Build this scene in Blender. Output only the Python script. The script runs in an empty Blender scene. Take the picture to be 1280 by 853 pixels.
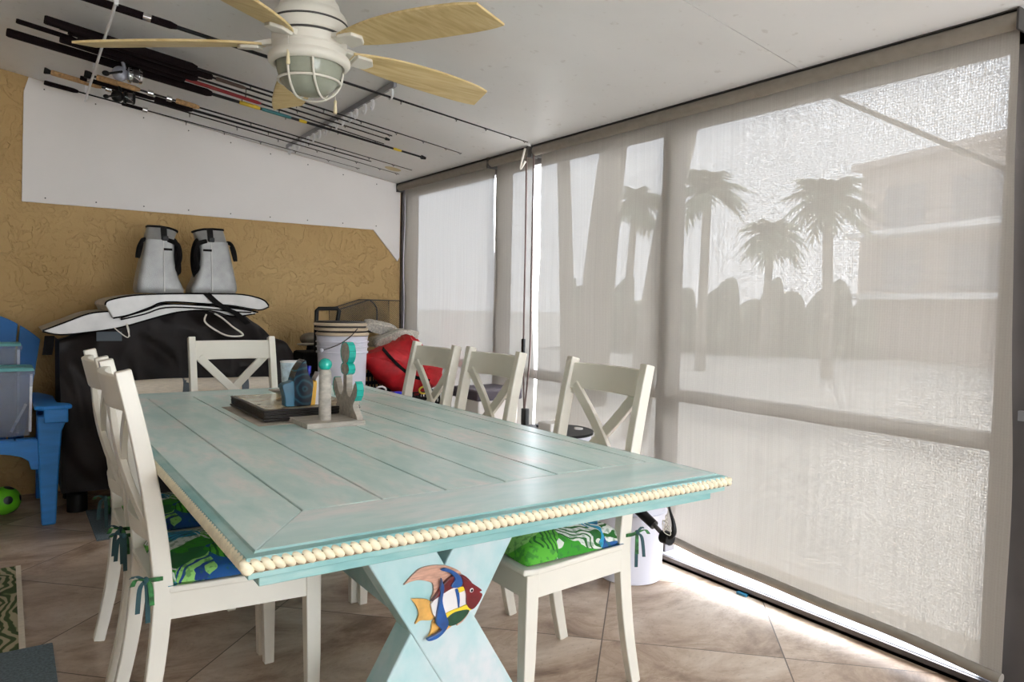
import bpy, math, random
from mathutils import Vector, Matrix
PI = math.pi
C = bpy.context.scene.collection
scn = bpy.context.scene

# ------------------------------------------------------------------ camera
CAM_Z = 1.17
FPX = 921.602
RM = ((0.82413966, -0.56599507, 0.02105731),
      (-0.00982468, -0.05145858, -0.9986268),
      (0.56630142, 0.82280107, -0.04796978))
cam_d = bpy.data.cameras.new('camera'); cam = bpy.data.objects.new('camera', cam_d); C.objects.link(cam)
_r = Vector(RM[0]); _u = -Vector(RM[1]); _b = -Vector(RM[2])
cam.matrix_world = Matrix(((_r.x, _u.x, _b.x, 0), (_r.y, _u.y, _b.y, 0), (_r.z, _u.z, _b.z, CAM_Z), (0, 0, 0, 1)))
cam_d.sensor_width = 36; cam_d.lens = 36 * FPX / 1280
cam_d.clip_start = .05; cam_d.clip_end = 400
scn.camera = cam

# ------------------------------------------------------------------ light
SKY = 1.0
world = bpy.data.worlds.new('sky'); scn.world = world; world.use_nodes = True
wn = world.node_tree; wn.nodes.clear()
wo = wn.nodes.new('ShaderNodeOutputWorld'); wb = wn.nodes.new('ShaderNodeBackground')
wr = wn.nodes.new('ShaderNodeValToRGB'); wt = wn.nodes.new('ShaderNodeTexCoord'); ws = wn.nodes.new('ShaderNodeSeparateXYZ')
wn.links.new(wt.outputs['Generated'], ws.inputs[0]); wn.links.new(ws.outputs['Z'], wr.inputs[0])
wr.color_ramp.elements[0].position = 0.0; wr.color_ramp.elements[0].color = (.90, .94, 1.0, 1)
wr.color_ramp.elements[1].position = .7; wr.color_ramp.elements[1].color = (.76, .86, 1.0, 1)
wn.links.new(wr.outputs[0], wb.inputs[0]); wb.inputs[1].default_value = SKY * 3.2
wn.links.new(wb.outputs[0], wo.inputs[0])
sun_d = bpy.data.lights.new('sun', 'SUN'); sun = bpy.data.objects.new('sun', sun_d); C.objects.link(sun)
sun_d.energy = 5.0; sun_d.angle = math.radians(32); sun_d.color = (1, .98, .95)
sun.rotation_euler = Vector((-.80, .10, -.60)).to_track_quat('-Z', 'Y').to_euler()
scn.view_settings.view_transform = 'Standard'; scn.view_settings.look = 'None'
scn.view_settings.exposure = 1.98; scn.view_settings.gamma = 1.0
scn.view_settings.use_curve_mapping = False

# ------------------------------------------------------------------ measuring helpers (sight lines met with a real plane)
def ray(u, v):
    d = Vector((u - 640, v - 426.5, FPX))
    return Vector(tuple(sum(RM[i][k] * d[i] for i in range(3)) for k in range(3)))
def at_z(u, v, z): d = ray(u, v); t = (z - CAM_Z) / d.z; return Vector((d.x * t, d.y * t, z))
def at_x(u, v, x): d = ray(u, v); t = x / d.x; return Vector((x, d.y * t, d.z * t + CAM_Z))
def at_y(u, v, y): d = ray(u, v); t = y / d.y; return Vector((d.x * t, y, d.z * t + CAM_Z))
def ceil_z(x): return 2.445 - .152 * x

# ------------------------------------------------------------------ materials
MATS = {}
def newmat(name):
    m = bpy.data.materials.new(name); m.use_nodes = True
    nt = m.node_tree; b = nt.nodes['Principled BSDF']; MATS[name] = m
    return m, nt, b
def N(nt, typ, **kw):
    n = nt.nodes.new(typ)
    for k, v in kw.items(): setattr(n, k, v)
    return n
def plain(name, col, rough=.5, metal=0, var=.08, scale=8, bump=0, bscale=60, spec=.5, stretch=None, coat=0):
    m, nt, b = newmat(name); L = nt.links
    tc = N(nt, 'ShaderNodeTexCoord'); mp = N(nt, 'ShaderNodeMapping'); L.new(tc.outputs['Object'], mp.inputs[0])
    if stretch: mp.inputs['Scale'].default_value = stretch
    nz = N(nt, 'ShaderNodeTexNoise'); nz.inputs['Scale'].default_value = scale; nz.inputs['Detail'].default_value = 5
    L.new(mp.outputs[0], nz.inputs['Vector'])
    r = N(nt, 'ShaderNodeValToRGB'); L.new(nz.outputs['Fac'], r.inputs[0])
    r.color_ramp.elements[0].position = .3; r.color_ramp.elements[1].position = .7
    r.color_ramp.elements[0].color = tuple(c * (1 - var) for c in col) + (1,)
    r.color_ramp.elements[1].color = tuple(min(1, c * (1 + var)) for c in col) + (1,)
    L.new(r.outputs[0], b.inputs['Base Color'])
    b.inputs['Roughness'].default_value = rough; b.inputs['Metallic'].default_value = metal
    b.inputs['Specular IOR Level'].default_value = spec
    if coat: b.inputs['Coat Weight'].default_value = coat
    if bump:
        n2 = N(nt, 'ShaderNodeTexNoise'); n2.inputs['Scale'].default_value = bscale; L.new(mp.outputs[0], n2.inputs['Vector'])
        bp = N(nt, 'ShaderNodeBump'); bp.inputs['Strength'].default_value = bump; bp.inputs['Distance'].default_value = .004
        L.new(n2.outputs['Fac'], bp.inputs['Height']); L.new(bp.outputs[0], b.inputs['Normal'])
    return m
def ramp(nt, stops, interp='LINEAR'):
    r = N(nt, 'ShaderNodeValToRGB'); cr = r.color_ramp; cr.interpolation = interp
    while len(cr.elements) > 1: cr.elements.remove(cr.elements[-1])
    cr.elements[0].position = stops[0][0]; cr.elements[0].color = (*stops[0][1], 1)
    for p, c in stops[1:]:
        e = cr.elements.new(p); e.color = (*c, 1)
    return r
def mixc(nt, f, a, b):
    m = N(nt, 'ShaderNodeMix', data_type='RGBA')
    for i, v in ((0, f), (6, a), (7, b)):
        if isinstance(v, (int, float)): m.inputs[i].default_value = v
        elif isinstance(v, tuple): m.inputs[i].default_value = (*v, 1)
        else: nt.links.new(v, m.inputs[i])
    return m.outputs[2]
def math_(nt, op, a, b=None, c=None):
    m = N(nt, 'ShaderNodeMath', operation=op)
    for i, v in enumerate((a, b, c)):
        if v is None: continue
        if isinstance(v, (int, float)): m.inputs[i].default_value = v
        else: nt.links.new(v, m.inputs[i])
    return m.outputs[0]

white_wood = plain('cream_white_paint', (.78, .74, .64), .35, var=.04, scale=5)
plain('white_board', (.86, .82, .78), .6, var=.02, scale=3)
plain('bronze_metal', (.10, .09, .09), .4, .4)
plain('grey_metal', (.33, .33, .36), .35, .6)
plain('pale_metal', (.40, .41, .47), .45, .3)
plain('fan_white', (.74, .71, .62), .4, var=.03)
plain('ivory', (.76, .66, .42), .4, var=.05)
plain('white_plastic', (.88, .88, .90), .35, var=.03)
plain('black_plastic', (.006, .006, .006), .45, spec=.3)
plain('black_cloth', (.008, .007, .007), .9, spec=.15, bump=.5, bscale=120)
plain('black_cover', (.014, .010, .009), .55, spec=.3, bump=.9, bscale=14, var=.5, scale=4)
plain('silver_cloth', (.34, .34, .33), .40, .35, var=.12, scale=20, bump=.25, bscale=300)
plain('silver_sheet', (.50, .485, .46), .40, .2, var=.12, scale=9, bump=.9, bscale=9)
plain('white_cord', (.80, .76, .68), .7)
plain('brown_cord', (.11, .07, .06), .7)
plain('beige_canvas', (.78, .70, .58), .85, var=.12, scale=30, stretch=(1, 8, 8), bump=.3)
plain('grey_strap', (.09, .11, .13), .7)
plain('blue_plastic', (.03, .26, .72), .42, var=.10, scale=6, stretch=(1, 1, 6))
plain('deep_blue_plastic', (.015, .15, .44), .5, var=.10, scale=6)
plain('teal_lid', (.16, .50, .50), .4)
plain('tan_lid', (.62, .50, .36), .5)
plain('bucket_white', (.74, .74, .82), .35, var=.03)
plain('red_cloth', (.55, .012, .018), .6, var=.25, scale=14, bump=.5, bscale=20)
plain('shoe_grey', (.46, .43, .37), .8, var=.35, scale=70, bump=.5)
plain('shoe_sole', (.62, .58, .50), .8, var=.3, scale=90, bump=.8, bscale=150)
plain('cap_grey', (.30, .26, .20), .9, var=.3, scale=20)
plain('cork', (.52, .31, .14), .8, var=.3, scale=80)
plain('rod_black', (.005, .004, .005), .45, spec=.3)
plain('rod_red', (.30, .01, .015), .3)
plain('rod_yellow', (.75, .52, .03), .4)
plain('rod_teal', (.02, .16, .17), .3)
plain('rod_grip', (.011, .006, .007), .95, spec=.15, var=.5, scale=200, bump=.4)
plain('chrome', (.70, .70, .70), .18, 1)
plain('washed_grey_wood', (.46, .42, .36), .7, var=.25, scale=18, stretch=(1, 4, 4), bump=.2)
plain('teal_paint', (.01, .42, .34), .25, var=.15, scale=25, coat=.5)
def glaze():
    m, nt, b = newmat('ceramic_navy'); L = nt.links
    tc = N(nt, 'ShaderNodeTexCoord'); w = N(nt, 'ShaderNodeTexWave', wave_type='RINGS', rings_direction='Y'); w.inputs['Scale'].default_value = 16; w.inputs['Distortion'].default_value = 4
    mp = N(nt, 'ShaderNodeMapping'); mp.inputs['Location'].default_value = (-.02, 0, -.06); L.new(tc.outputs['Object'], mp.inputs[0]); L.new(mp.outputs[0], w.inputs['Vector'])
    r = ramp(nt, [(.3, (.004, .012, .025)), (.85, (.008, .040, .070)), (1.0, (.02, .085, .12))]); L.new(w.outputs['Fac'], r.inputs[0])
    L.new(r.outputs[0], b.inputs['Base Color']); b.inputs['Roughness'].default_value = .25; b.inputs['Specular IOR Level'].default_value = .3
glaze()
plain('ceramic_teal', (.006, .11, .19), .3, var=.25, scale=10)
plain('ceramic_yellow', (.80, .42, .01), .25, coat=.5)
plain('ceramic_white', (.72, .70, .66), .25, coat=.5)
plain('tray_black', (.018, .013, .009), .35, var=.3)
plain('paper', (.52, .48, .40), .8, var=.3, scale=12)
plain('ornament_maroon', (.16, .006, .012), .3, var=.35, scale=25, coat=.5)
plain('ornament_pink', (.62, .34, .24), .35, var=.25, scale=30, stretch=(1, 1, 6), coat=.3)
plain('ornament_orange', (.80, .42, .10), .35, var=.3, scale=25, coat=.3)
plain('ornament_white', (.80, .76, .74), .35, var=.06, coat=.3)
plain('ornament_yellow', (.85, .62, .02), .35, var=.15, coat=.3)
plain('ornament_blue', (.006, .08, .30), .3, var=.4, scale=20, coat=.5)
plain('ornament_green', (.012, .075, .035), .3, var=.5, scale=25, coat=.5)
plain('ball_green', (.18, .62, .01), .45)
plain('purple_grey', (.09, .075, .09), .7)
plain('bead_cream', (.80, .72, .52), .4, var=.10, scale=60)
plain('bead_gap', (.20, .13, .07), .7)
plain('palm_trunk', (.34, .31, .27), .9, var=.3, scale=3)
plain('palm_leaf', (.22, .25, .17), .7, var=.4, scale=2)
plain('building_stucco', (.58, .50, .46), .9, var=.05, scale=.5)
plain('building_white', (.85, .85, .85), .7)
plain('dark_pane', (.30, .30, .32), .2)
plain('hedge_green', (.26, .27, .22), .9, var=.4, scale=1.5)
plain('gravel', (.45, .40, .33), .9, var=.6, scale=60)
plain('concrete', (.62, .58, .52), .85, var=.1, scale=1)
plain('tan_wall', (.60, .57, .53), .85, var=.1, scale=4, bump=.6, bscale=12)
plain('shaded_house_wall', (.20, .16, .11), .7, var=.1, scale=4, bump=.6, bscale=12)
plain('shade_tube', (.26, .23, .19), .75, var=.08, scale=30)
plain('gasket', (.06, .055, .05), .7)
plain('blue_pen', (.02, .03, .55), .3)
plain('cup_print', (.50, .60, .66), .3, var=.4, scale=30, coat=.3)
plain('grey_mat', (.13, .17, .19), .95, var=.3, scale=120, bump=.5, bscale=300)
plain('stain', (.62, .52, .30), .6, var=.1)

def ceiling_mat():
    m, nt, b = newmat('ceiling_paint'); L = nt.links
    tc = N(nt, 'ShaderNodeTexCoord')
    n = N(nt, 'ShaderNodeTexNoise'); n.inputs['Scale'].default_value = 2.2; n.inputs['Detail'].default_value = 6
    L.new(tc.outputs['Object'], n.inputs['Vector'])
    r = ramp(nt, [(.3, (.80, .80, .79)), (.7, (.86, .86, .85))]); L.new(n.outputs['Fac'], r.inputs[0])
    v = N(nt, 'ShaderNodeTexNoise'); v.inputs['Scale'].default_value = 26; L.new(tc.outputs['Object'], v.inputs['Vector'])
    r2 = ramp(nt, [(.66, (0, 0, 0)), (.74, (1, 1, 1))]); L.new(v.outputs['Fac'], r2.inputs[0])
    L.new(mixc(nt, math_(nt, 'MULTIPLY', r2.outputs[0], .35), r.outputs[0], (.52, .49, .45)), b.inputs['Base Color'])
    b.inputs['Roughness'].default_value = .5
ceiling_mat()

def stucco_mat():
    m, nt, b = newmat('tan_stucco'); L = nt.links
    tc = N(nt, 'ShaderNodeTexCoord')
    n0 = N(nt, 'ShaderNodeTexNoise'); n0.inputs['Scale'].default_value = 3.5; n0.inputs['Detail'].default_value = 3
    L.new(tc.outputs['Object'], n0.inputs['Vector'])
    wv = N(nt, 'ShaderNodeVectorMath', operation='MULTIPLY_ADD')
    L.new(n0.outputs['Color'], wv.inputs[0]); wv.inputs[1].default_value = (.12, .12, .45); L.new(tc.outputs['Object'], wv.inputs[2])
    n1 = N(nt, 'ShaderNodeTexNoise'); n1.inputs['Scale'].default_value = 9; n1.inputs['Detail'].default_value = 6; n1.inputs['Roughness'].default_value = .55
    L.new(wv.outputs[0], n1.inputs['Vector'])
    # knocked-down plateaus with sharp irregular ridges between
    pl = ramp(nt, [(.44, (0, 0, 0)), (.475, (1, 1, 1)), (.53, (.82, .82, .82)), (.545, (.25, .25, .25)), (.63, (.5, .5, .5)), (.65, (.15, .15, .15))])
    L.new(n1.outputs['Fac'], pl.inputs[0])
    n2 = N(nt, 'ShaderNodeTexNoise'); n2.inputs['Scale'].default_value = 70; n2.inputs['Detail'].default_value = 4
    L.new(tc.outputs['Object'], n2.inputs['Vector'])
    hh = math_(nt, 'MULTIPLY_ADD', n2.outputs['Fac'], .22, pl.outputs[0])
    bp = N(nt, 'ShaderNodeBump'); bp.inputs['Strength'].default_value = .7; bp.inputs['Distance'].default_value = .008
    L.new(hh, bp.inputs['Height']); L.new(bp.outputs[0], b.inputs['Normal'])
    n3 = N(nt, 'ShaderNodeTexNoise'); n3.inputs['Scale'].default_value = 1.6; n3.inputs['Detail'].default_value = 6
    L.new(tc.outputs['Object'], n3.inputs['Vector'])
    r = ramp(nt, [(.3, (.50, .325, .13)), (.7, (.60, .41, .18))]); L.new(n3.outputs['Fac'], r.inputs[0])
    L.new(r.outputs[0], b.inputs['Base Color']); b.inputs['Roughness'].default_value = .8
stucco_mat()

def tile_mat():
    m, nt, b = newmat('floor_tile'); L = nt.links
    tc = N(nt, 'ShaderNodeTexCoord'); sp = N(nt, 'ShaderNodeSeparateXYZ'); L.new(tc.outputs['Object'], sp.inputs[0])
    S = .6137
    def line(expr, off):
        f = math_(nt, 'DIVIDE', math_(nt, 'SUBTRACT', math_(nt, 'MULTIPLY', expr, .70711), off), S)
        fl = math_(nt, 'FLOOR', f); fr = math_(nt, 'SUBTRACT', f, fl)
        d = math_(nt, 'MINIMUM', fr, math_(nt, 'SUBTRACT', 1.0, fr))
        return fl, math_(nt, 'LESS_THAN', d, .0036)
    a, ga = line(math_(nt, 'ADD', sp.outputs[0], sp.outputs[1]), 3.63 * .70711)
    c, gc = line(math_(nt, 'SUBTRACT', sp.outputs[1], sp.outputs[0]), .182 * .70711)
    grout = math_(nt, 'MAXIMUM', ga, gc)
    cell = N(nt, 'ShaderNodeCombineXYZ'); L.new(a, cell.inputs[0]); L.new(c, cell.inputs[1])
    wn_ = N(nt, 'ShaderNodeTexWhiteNoise'); L.new(cell.outputs[0], wn_.inputs['Vector'])
    off = N(nt, 'ShaderNodeVectorMath', operation='MULTIPLY_ADD'); L.new(wn_.outputs['Color'], off.inputs[0]); off.inputs[1].default_value = (9, 9, 9); L.new(tc.outputs['Object'], off.inputs[2])
    mp = N(nt, 'ShaderNodeMapping'); mp.inputs['Rotation'].default_value = (0, 0, PI / 4); mp.inputs['Scale'].default_value = (1, 1.7, 1); L.new(off.outputs[0], mp.inputs[0])
    n1 = N(nt, 'ShaderNodeTexNoise'); n1.inputs['Scale'].default_value = 2.4; n1.inputs['Detail'].default_value = 8; n1.inputs['Roughness'].default_value = .70; n1.inputs['Distortion'].default_value = .5
    L.new(mp.outputs[0], n1.inputs['Vector'])
    r = ramp(nt, [(.33, (.20, .125, .08)), (.46, (.42, .30, .21)), (.55, (.56, .435, .33)), (.70, (.72, .62, .52))]); L.new(n1.outputs['Fac'], r.inputs[0])
    n2 = N(nt, 'ShaderNodeTexNoise'); n2.inputs['Scale'].default_value = 60; n2.inputs['Detail'].default_value = 3; L.new(mp.outputs[0], n2.inputs['Vector'])
    r2 = ramp(nt, [(.60, (0, 0, 0)), (.72, (1, 1, 1))]); L.new(n2.outputs['Fac'], r2.inputs[0])
    col = mixc(nt, math_(nt, 'MULTIPLY', r2.outputs[0], .3), r.outputs[0], (.18, .11, .07))
    L.new(mixc(nt, grout, col, (.12, .09, .065)), b.inputs['Base Color'])
    rg = math_(nt, 'MULTIPLY_ADD', n1.outputs['Fac'], .25, .30)
    L.new(rg, b.inputs['Roughness'])
    bp = N(nt, 'ShaderNodeBump'); bp.inputs['Strength'].default_value = .35; bp.inputs['Distance'].default_value = .003
    L.new(math_(nt, 'SUBTRACT', n1.outputs['Fac'], grout), bp.inputs['Height']); L.new(bp.outputs[0], b.inputs['Normal'])
tile_mat()

def wash_mat(name, teal, pale, pink, stretch, scale=2.2, rough=.36):
    m, nt, b = newmat(name); L = nt.links
    tc = N(nt, 'ShaderNodeTexCoord'); mp = N(nt, 'ShaderNodeMapping'); mp.inputs['Scale'].default_value = stretch
    L.new(tc.outputs['Object'], mp.inputs[0])
    n = N(nt, 'ShaderNodeTexNoise'); n.inputs['Scale'].default_value = scale; n.inputs['Detail'].default_value = 5; n.inputs['Distortion'].default_value = .4
    L.new(mp.outputs[0], n.inputs['Vector'])
    r = ramp(nt, [(.33, teal), (.50, pale), (.68, pink)]); L.new(n.outputs['Fac'], r.inputs[0])
    n2 = N(nt, 'ShaderNodeTexNoise'); n2.inputs['Scale'].default_value = 14; n2.inputs['Detail'].default_value = 5
    L.new(mp.outputs[0], n2.inputs['Vector'])
    r2 = ramp(nt, [(.42, (0, 0, 0)), (.7, (1, 1, 1))]); L.new(n2.outputs['Fac'], r2.inputs[0])
    L.new(mixc(nt, math_(nt, 'MULTIPLY', r2.outputs[0], .45), r.outputs[0], teal), b.inputs['Base Color'])
    b.inputs['Roughness'].default_value = rough; b.inputs['Coat Weight'].default_value = .15; b.inputs['Coat Roughness'].default_value = .2
wash_mat('turquoise_wash', (.50, .73, .69), (.68, .84, .80), (.86, .85, .82), (4, 1.4, 4), 2.6)
wash_mat('turquoise_wash_end', (.50, .73, .70), (.68, .84, .81), (.83, .85, .83), (1.1, 3, 3))
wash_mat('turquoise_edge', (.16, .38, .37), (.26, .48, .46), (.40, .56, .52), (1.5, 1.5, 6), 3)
wash_mat('trestle_wash', (.30, .58, .58), (.50, .68, .68), (.68, .71, .72), (1.5, 1.5, 1.2), 2.6, .4)

def tropic_mat():
    m, nt, b = newmat('tropical_print'); L = nt.links
    tc = N(nt, 'ShaderNodeTexCoord')
    n0 = N(nt, 'ShaderNodeTexNoise'); n0.inputs['Scale'].default_value = 7; L.new(tc.outputs['Object'], n0.inputs['Vector'])
    wv = N(nt, 'ShaderNodeVectorMath', operation='MULTIPLY_ADD'); L.new(n0.outputs['Color'], wv.inputs[0]); wv.inputs[1].default_value = (.16, .16, .1); L.new(tc.outputs['Object'], wv.inputs[2])
    v = N(nt, 'ShaderNodeTexVoronoi'); v.inputs['Scale'].default_value = 10; L.new(wv.outputs[0], v.inputs['Vector'])
    sp = N(nt, 'ShaderNodeSeparateColor'); L.new(v.outputs['Color'], sp.inputs[0])
    r = ramp(nt, [(0, (.03, .30, .01)), (.2, (.10, .45, .03)), (.38, (.70, .72, .66)), (.52, (.01, .09, .30)), (.66, (.02, .16, .04)), (.8, (.02, .30, .50)), (.9, (.30, .62, .16))], 'CONSTANT')
    L.new(sp.outputs[0], r.inputs[0])
    # leaf blades inside each patch, running a different way in each
    ang = math_(nt, 'MULTIPLY', sp.outputs[1], 6.28)
    rot = N(nt, 'ShaderNodeVectorRotate', rotation_type='Z_AXIS'); L.new(wv.outputs[0], rot.inputs['Vector']); L.new(ang, rot.inputs['Angle'])
    w = N(nt, 'ShaderNodeTexWave'); w.inputs['Scale'].default_value = 17; w.inputs['Distortion'].default_value = 3.5; w.inputs['Detail'].default_value = 3
    L.new(rot.outputs[0], w.inputs['Vector'])
    r2 = ramp(nt, [(.66, (0, 0, 0)), (.72, (1, 1, 1))]); L.new(w.outputs['Fac'], r2.inputs[0])
    r3 = ramp(nt, [(0, (.01, .12, .01)), (.3, (.70, .74, .66)), (.5, (.02, .22, .40)), (.7, (.10, .50, .05)), (.85, (.01, .05, .22))], 'CONSTANT')
    L.new(sp.outputs[2], r3.inputs[0])
    nz = N(nt, 'ShaderNodeTexNoise'); nz.inputs['Scale'].default_value = 55; nz.inputs['Detail'].default_value = 4; L.new(tc.outputs['Object'], nz.inputs['Vector'])
    base = mixc(nt, math_(nt, 'MULTIPLY', r2.outputs[0], math_(nt, 'GREATER_THAN', sp.outputs[1], .45)), r.outputs[0], r3.outputs[0])
    rz_ = ramp(nt, [(.52, (0, 0, 0)), (.60, (1, 1, 1))]); L.new(nz.outputs['Fac'], rz_.inputs[0])
    L.new(mixc(nt, math_(nt, 'MULTIPLY', rz_.outputs[0], .55), base, (.02, .14, .03)), b.inputs['Base Color']); b.inputs['Roughness'].default_value = .75
tropic_mat()
plain('ribbon_print', (.02, .07, .08), .7, var=.0)
plain('ribbon_leaf', (.03, .16, .04), .7, var=.8, scale=60)
def leafrug_mat():
    m, nt, b = newmat('leaf_print_rug'); L = nt.links
    tc = N(nt, 'ShaderNodeTexCoord')
    n0 = N(nt, 'ShaderNodeTexNoise'); n0.inputs['Scale'].default_value = 5; L.new(tc.outputs['Object'], n0.inputs['Vector'])
    wv = N(nt, 'ShaderNodeVectorMath', operation='MULTIPLY_ADD'); L.new(n0.outputs['Color'], wv.inputs[0]); wv.inputs[1].default_value = (.2, .2, .1); L.new(tc.outputs['Object'], wv.inputs[2])
    w = N(nt, 'ShaderNodeTexWave'); w.inputs['Scale'].default_value = 9; w.inputs['Distortion'].default_value = 5; L.new(wv.outputs[0], w.inputs['Vector'])
    r = ramp(nt, [(.3, (.06, .09, .03)), (.5, (.16, .20, .08)), (.62, (.44, .38, .24))]); L.new(w.outputs['Fac'], r.inputs[0])
    L.new(r.outputs[0], b.inputs['Base Color']); b.inputs['Roughness'].default_value = .95
leafrug_mat()
def woodblade_mat():
    m, nt, b = newmat('maple_blade'); L = nt.links
    tc = N(nt, 'ShaderNodeTexCoord'); mp = N(nt, 'ShaderNodeMapping'); mp.inputs['Scale'].default_value = (1.2, 12, 12); L.new(tc.outputs['Object'], mp.inputs[0])
    n = N(nt, 'ShaderNodeTexNoise'); n.inputs['Scale'].default_value = 4; n.inputs['Detail'].default_value = 6; n.inputs['Distortion'].default_value = .8; L.new(mp.outputs[0], n.inputs['Vector'])
    r = ramp(nt, [(.35, (.60, .44, .19)), (.55, (.70, .54, .26)), (.7, (.76, .61, .33))]); L.new(n.outputs['Fac'], r.inputs[0])
    L.new(r.outputs[0], b.inputs['Base Color']); b.inputs['Roughness'].default_value = .5
woodblade_mat()
def shade_mat():
    # woven solar screen: yarns scatter and pass light, the holes between them show what is outside
    m, nt, b = newmat('woven_shade'); L = nt.links; nt.nodes.remove(b)
    out = nt.nodes['Material Output']
    tc = N(nt, 'ShaderNodeTexCoord')
    nf = N(nt, 'ShaderNodeTexNoise'); nf.inputs['Scale'].default_value = 170; nf.inputs['Detail'].default_value = 2; nf.inputs['Roughness'].default_value = .7
    L.new(tc.outputs['Object'], nf.inputs['Vector'])
    mp = N(nt, 'ShaderNodeMapping'); mp.inputs['Scale'].default_value = (1, 90, 1.2); L.new(tc.outputs['Object'], mp.inputs[0])
    nv = N(nt, 'ShaderNodeTexNoise'); nv.inputs['Scale'].default_value = 1; nv.inputs['Detail'].default_value = 3; L.new(mp.outputs[0], nv.inputs['Vector'])
    sp = N(nt, 'ShaderNodeSeparateXYZ'); L.new(tc.outputs['Object'], sp.inputs[0])
    st = math_(nt, 'SINE', math_(nt, 'MULTIPLY', sp.outputs[1], 2 * PI / .0085))
    h = math_(nt, 'SINE', math_(nt, 'MULTIPLY', sp.outputs[2], 2 * PI / .0085))
    op = math_(nt, 'MULTIPLY_ADD', nf.outputs['Fac'], .17, -.054)
    op = math_(nt, 'ADD', op, math_(nt, 'MULTIPLY', math_(nt, 'ADD', st, h), .012))
    op = math_(nt, 'ADD', op, math_(nt, 'MULTIPLY_ADD', nv.outputs['Fac'], .03, -.015))
    op = math_(nt, 'MINIMUM', math_(nt, 'MAXIMUM', op, .012), .5)
    r = ramp(nt, [(.3, (.42, .395, .355)), (.7, (.46, .435, .395))]); L.new(nv.outputs['Fac'], r.inputs[0])
    col = mixc(nt, math_(nt, 'MULTIPLY_ADD', st, .06, .06), r.outputs[0], (.40, .35, .30))
    df = N(nt, 'ShaderNodeBsdfDiffuse'); tl = N(nt, 'ShaderNodeBsdfTranslucent'); tr = N(nt, 'ShaderNodeBsdfRefraction'); tr.inputs['IOR'].default_value = 1.0; tr.inputs['Roughness'].default_value = .14
    L.new(col, df.inputs[0]); L.new(col, tl.inputs[0])
    m1 = N(nt, 'ShaderNodeMixShader'); m1.inputs[0].default_value = .040; L.new(df.outputs[0], m1.inputs[1]); L.new(tl.outputs[0], m1.inputs[2])
    m2 = N(nt, 'ShaderNodeMixShader'); L.new(op, m2.inputs[0]); L.new(m1.outputs[0], m2.inputs[1]); L.new(tr.outputs[0], m2.inputs[2])
    L.new(m2.outputs[0], out.inputs['Surface'])
shade_mat()
def clear_mat(name, tint, alpha):
    m, nt, b = newmat(name); L = nt.links; out = nt.nodes['Material Output']
    tr = N(nt, 'ShaderNodeBsdfTransparent'); tr.inputs[0].default_value = (*tint, 1)
    b.inputs['Base Color'].default_value = (.62, .66, .72, 1); b.inputs['Roughness'].default_value = .2
    n = N(nt, 'ShaderNodeTexNoise'); n.inputs['Scale'].default_value = 12
    mx = N(nt, 'ShaderNodeMixShader'); L.new(math_(nt, 'MULTIPLY_ADD', n.outputs['Fac'], .12, alpha - .06), mx.inputs[0])
    L.new(tr.outputs[0], mx.inputs[1]); L.new(b.outputs[0], mx.inputs[2]); L.new(mx.outputs[0], out.inputs['Surface'])
clear_mat('clear_bin', (.85, .88, .95), .22)
clear_mat('frosted_glass', (.85, .88, .80), .90)
MATS['frosted_glass'].node_tree.nodes['Principled BSDF'].inputs['Base Color'].default_value = (.36, .38, .30, 1)
def mesh_net():
    m, nt, b = newmat('wire_net'); L = nt.links; out = nt.nodes['Material Output']
    tc = N(nt, 'ShaderNodeTexCoord'); sp = N(nt, 'ShaderNodeSeparateXYZ'); L.new(tc.outputs['Object'], sp.inputs[0])
    g = []
    for e in (math_(nt, 'ADD', sp.outputs[0], sp.outputs[2]), math_(nt, 'SUBTRACT', sp.outputs[0], sp.outputs[2])):
        f = math_(nt, 'FRACT', math_(nt, 'MULTIPLY', e, 70)); g.append(math_(nt, 'LESS_THAN', f, .16))
    b.inputs['Base Color'].default_value = (.05, .045, .035, 1); b.inputs['Roughness'].default_value = .6
    tr = N(nt, 'ShaderNodeBsdfTransparent'); mx = N(nt, 'ShaderNodeMixShader')
    L.new(math_(nt, 'MAXIMUM', *g), mx.inputs[0]); L.new(tr.outputs[0], mx.inputs[1]); L.new(b.outputs[0], mx.inputs[2]); L.new(mx.outputs[0], out.inputs['Surface'])
mesh_net()
def traytop_mat():
    m, nt, b = newmat('placemat_picture'); L = nt.links
    tc = N(nt, 'ShaderNodeTexCoord'); n = N(nt, 'ShaderNodeTexNoise'); n.inputs['Scale'].default_value = 5; L.new(tc.outputs['Object'], n.inputs['Vector'])
    n.inputs['Distortion'].default_value = 1.5
    r = ramp(nt, [(.38, (.30, .17, .08)), (.45, (.46, .42, .30)), (.6, (.50, .48, .38)), (.68, (.42, .25, .12))]); L.new(n.outputs['Fac'], r.inputs[0])
    L.new(r.outputs[0], b.inputs['Base Color']); b.inputs['Roughness'].default_value = .12
traytop_mat()
def ball_mat():
    m, nt, b = newmat('soccer_print'); L = nt.links
    tc = N(nt, 'ShaderNodeTexCoord'); v = N(nt, 'ShaderNodeTexVoronoi'); v.inputs['Scale'].default_value = 13; v.inputs['Randomness'].default_value = .25
    L.new(tc.outputs['Object'], v.inputs['Vector'])
    r = ramp(nt, [(0, (.015, .02, .02)), (.36, (.015, .02, .02)), (.38, (.16, .62, .02))]); L.new(v.outputs['Distance'], r.inputs[0])
    L.new(r.outputs[0], b.inputs['Base Color']); b.inputs['Roughness'].default_value = .4
ball_mat()

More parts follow.
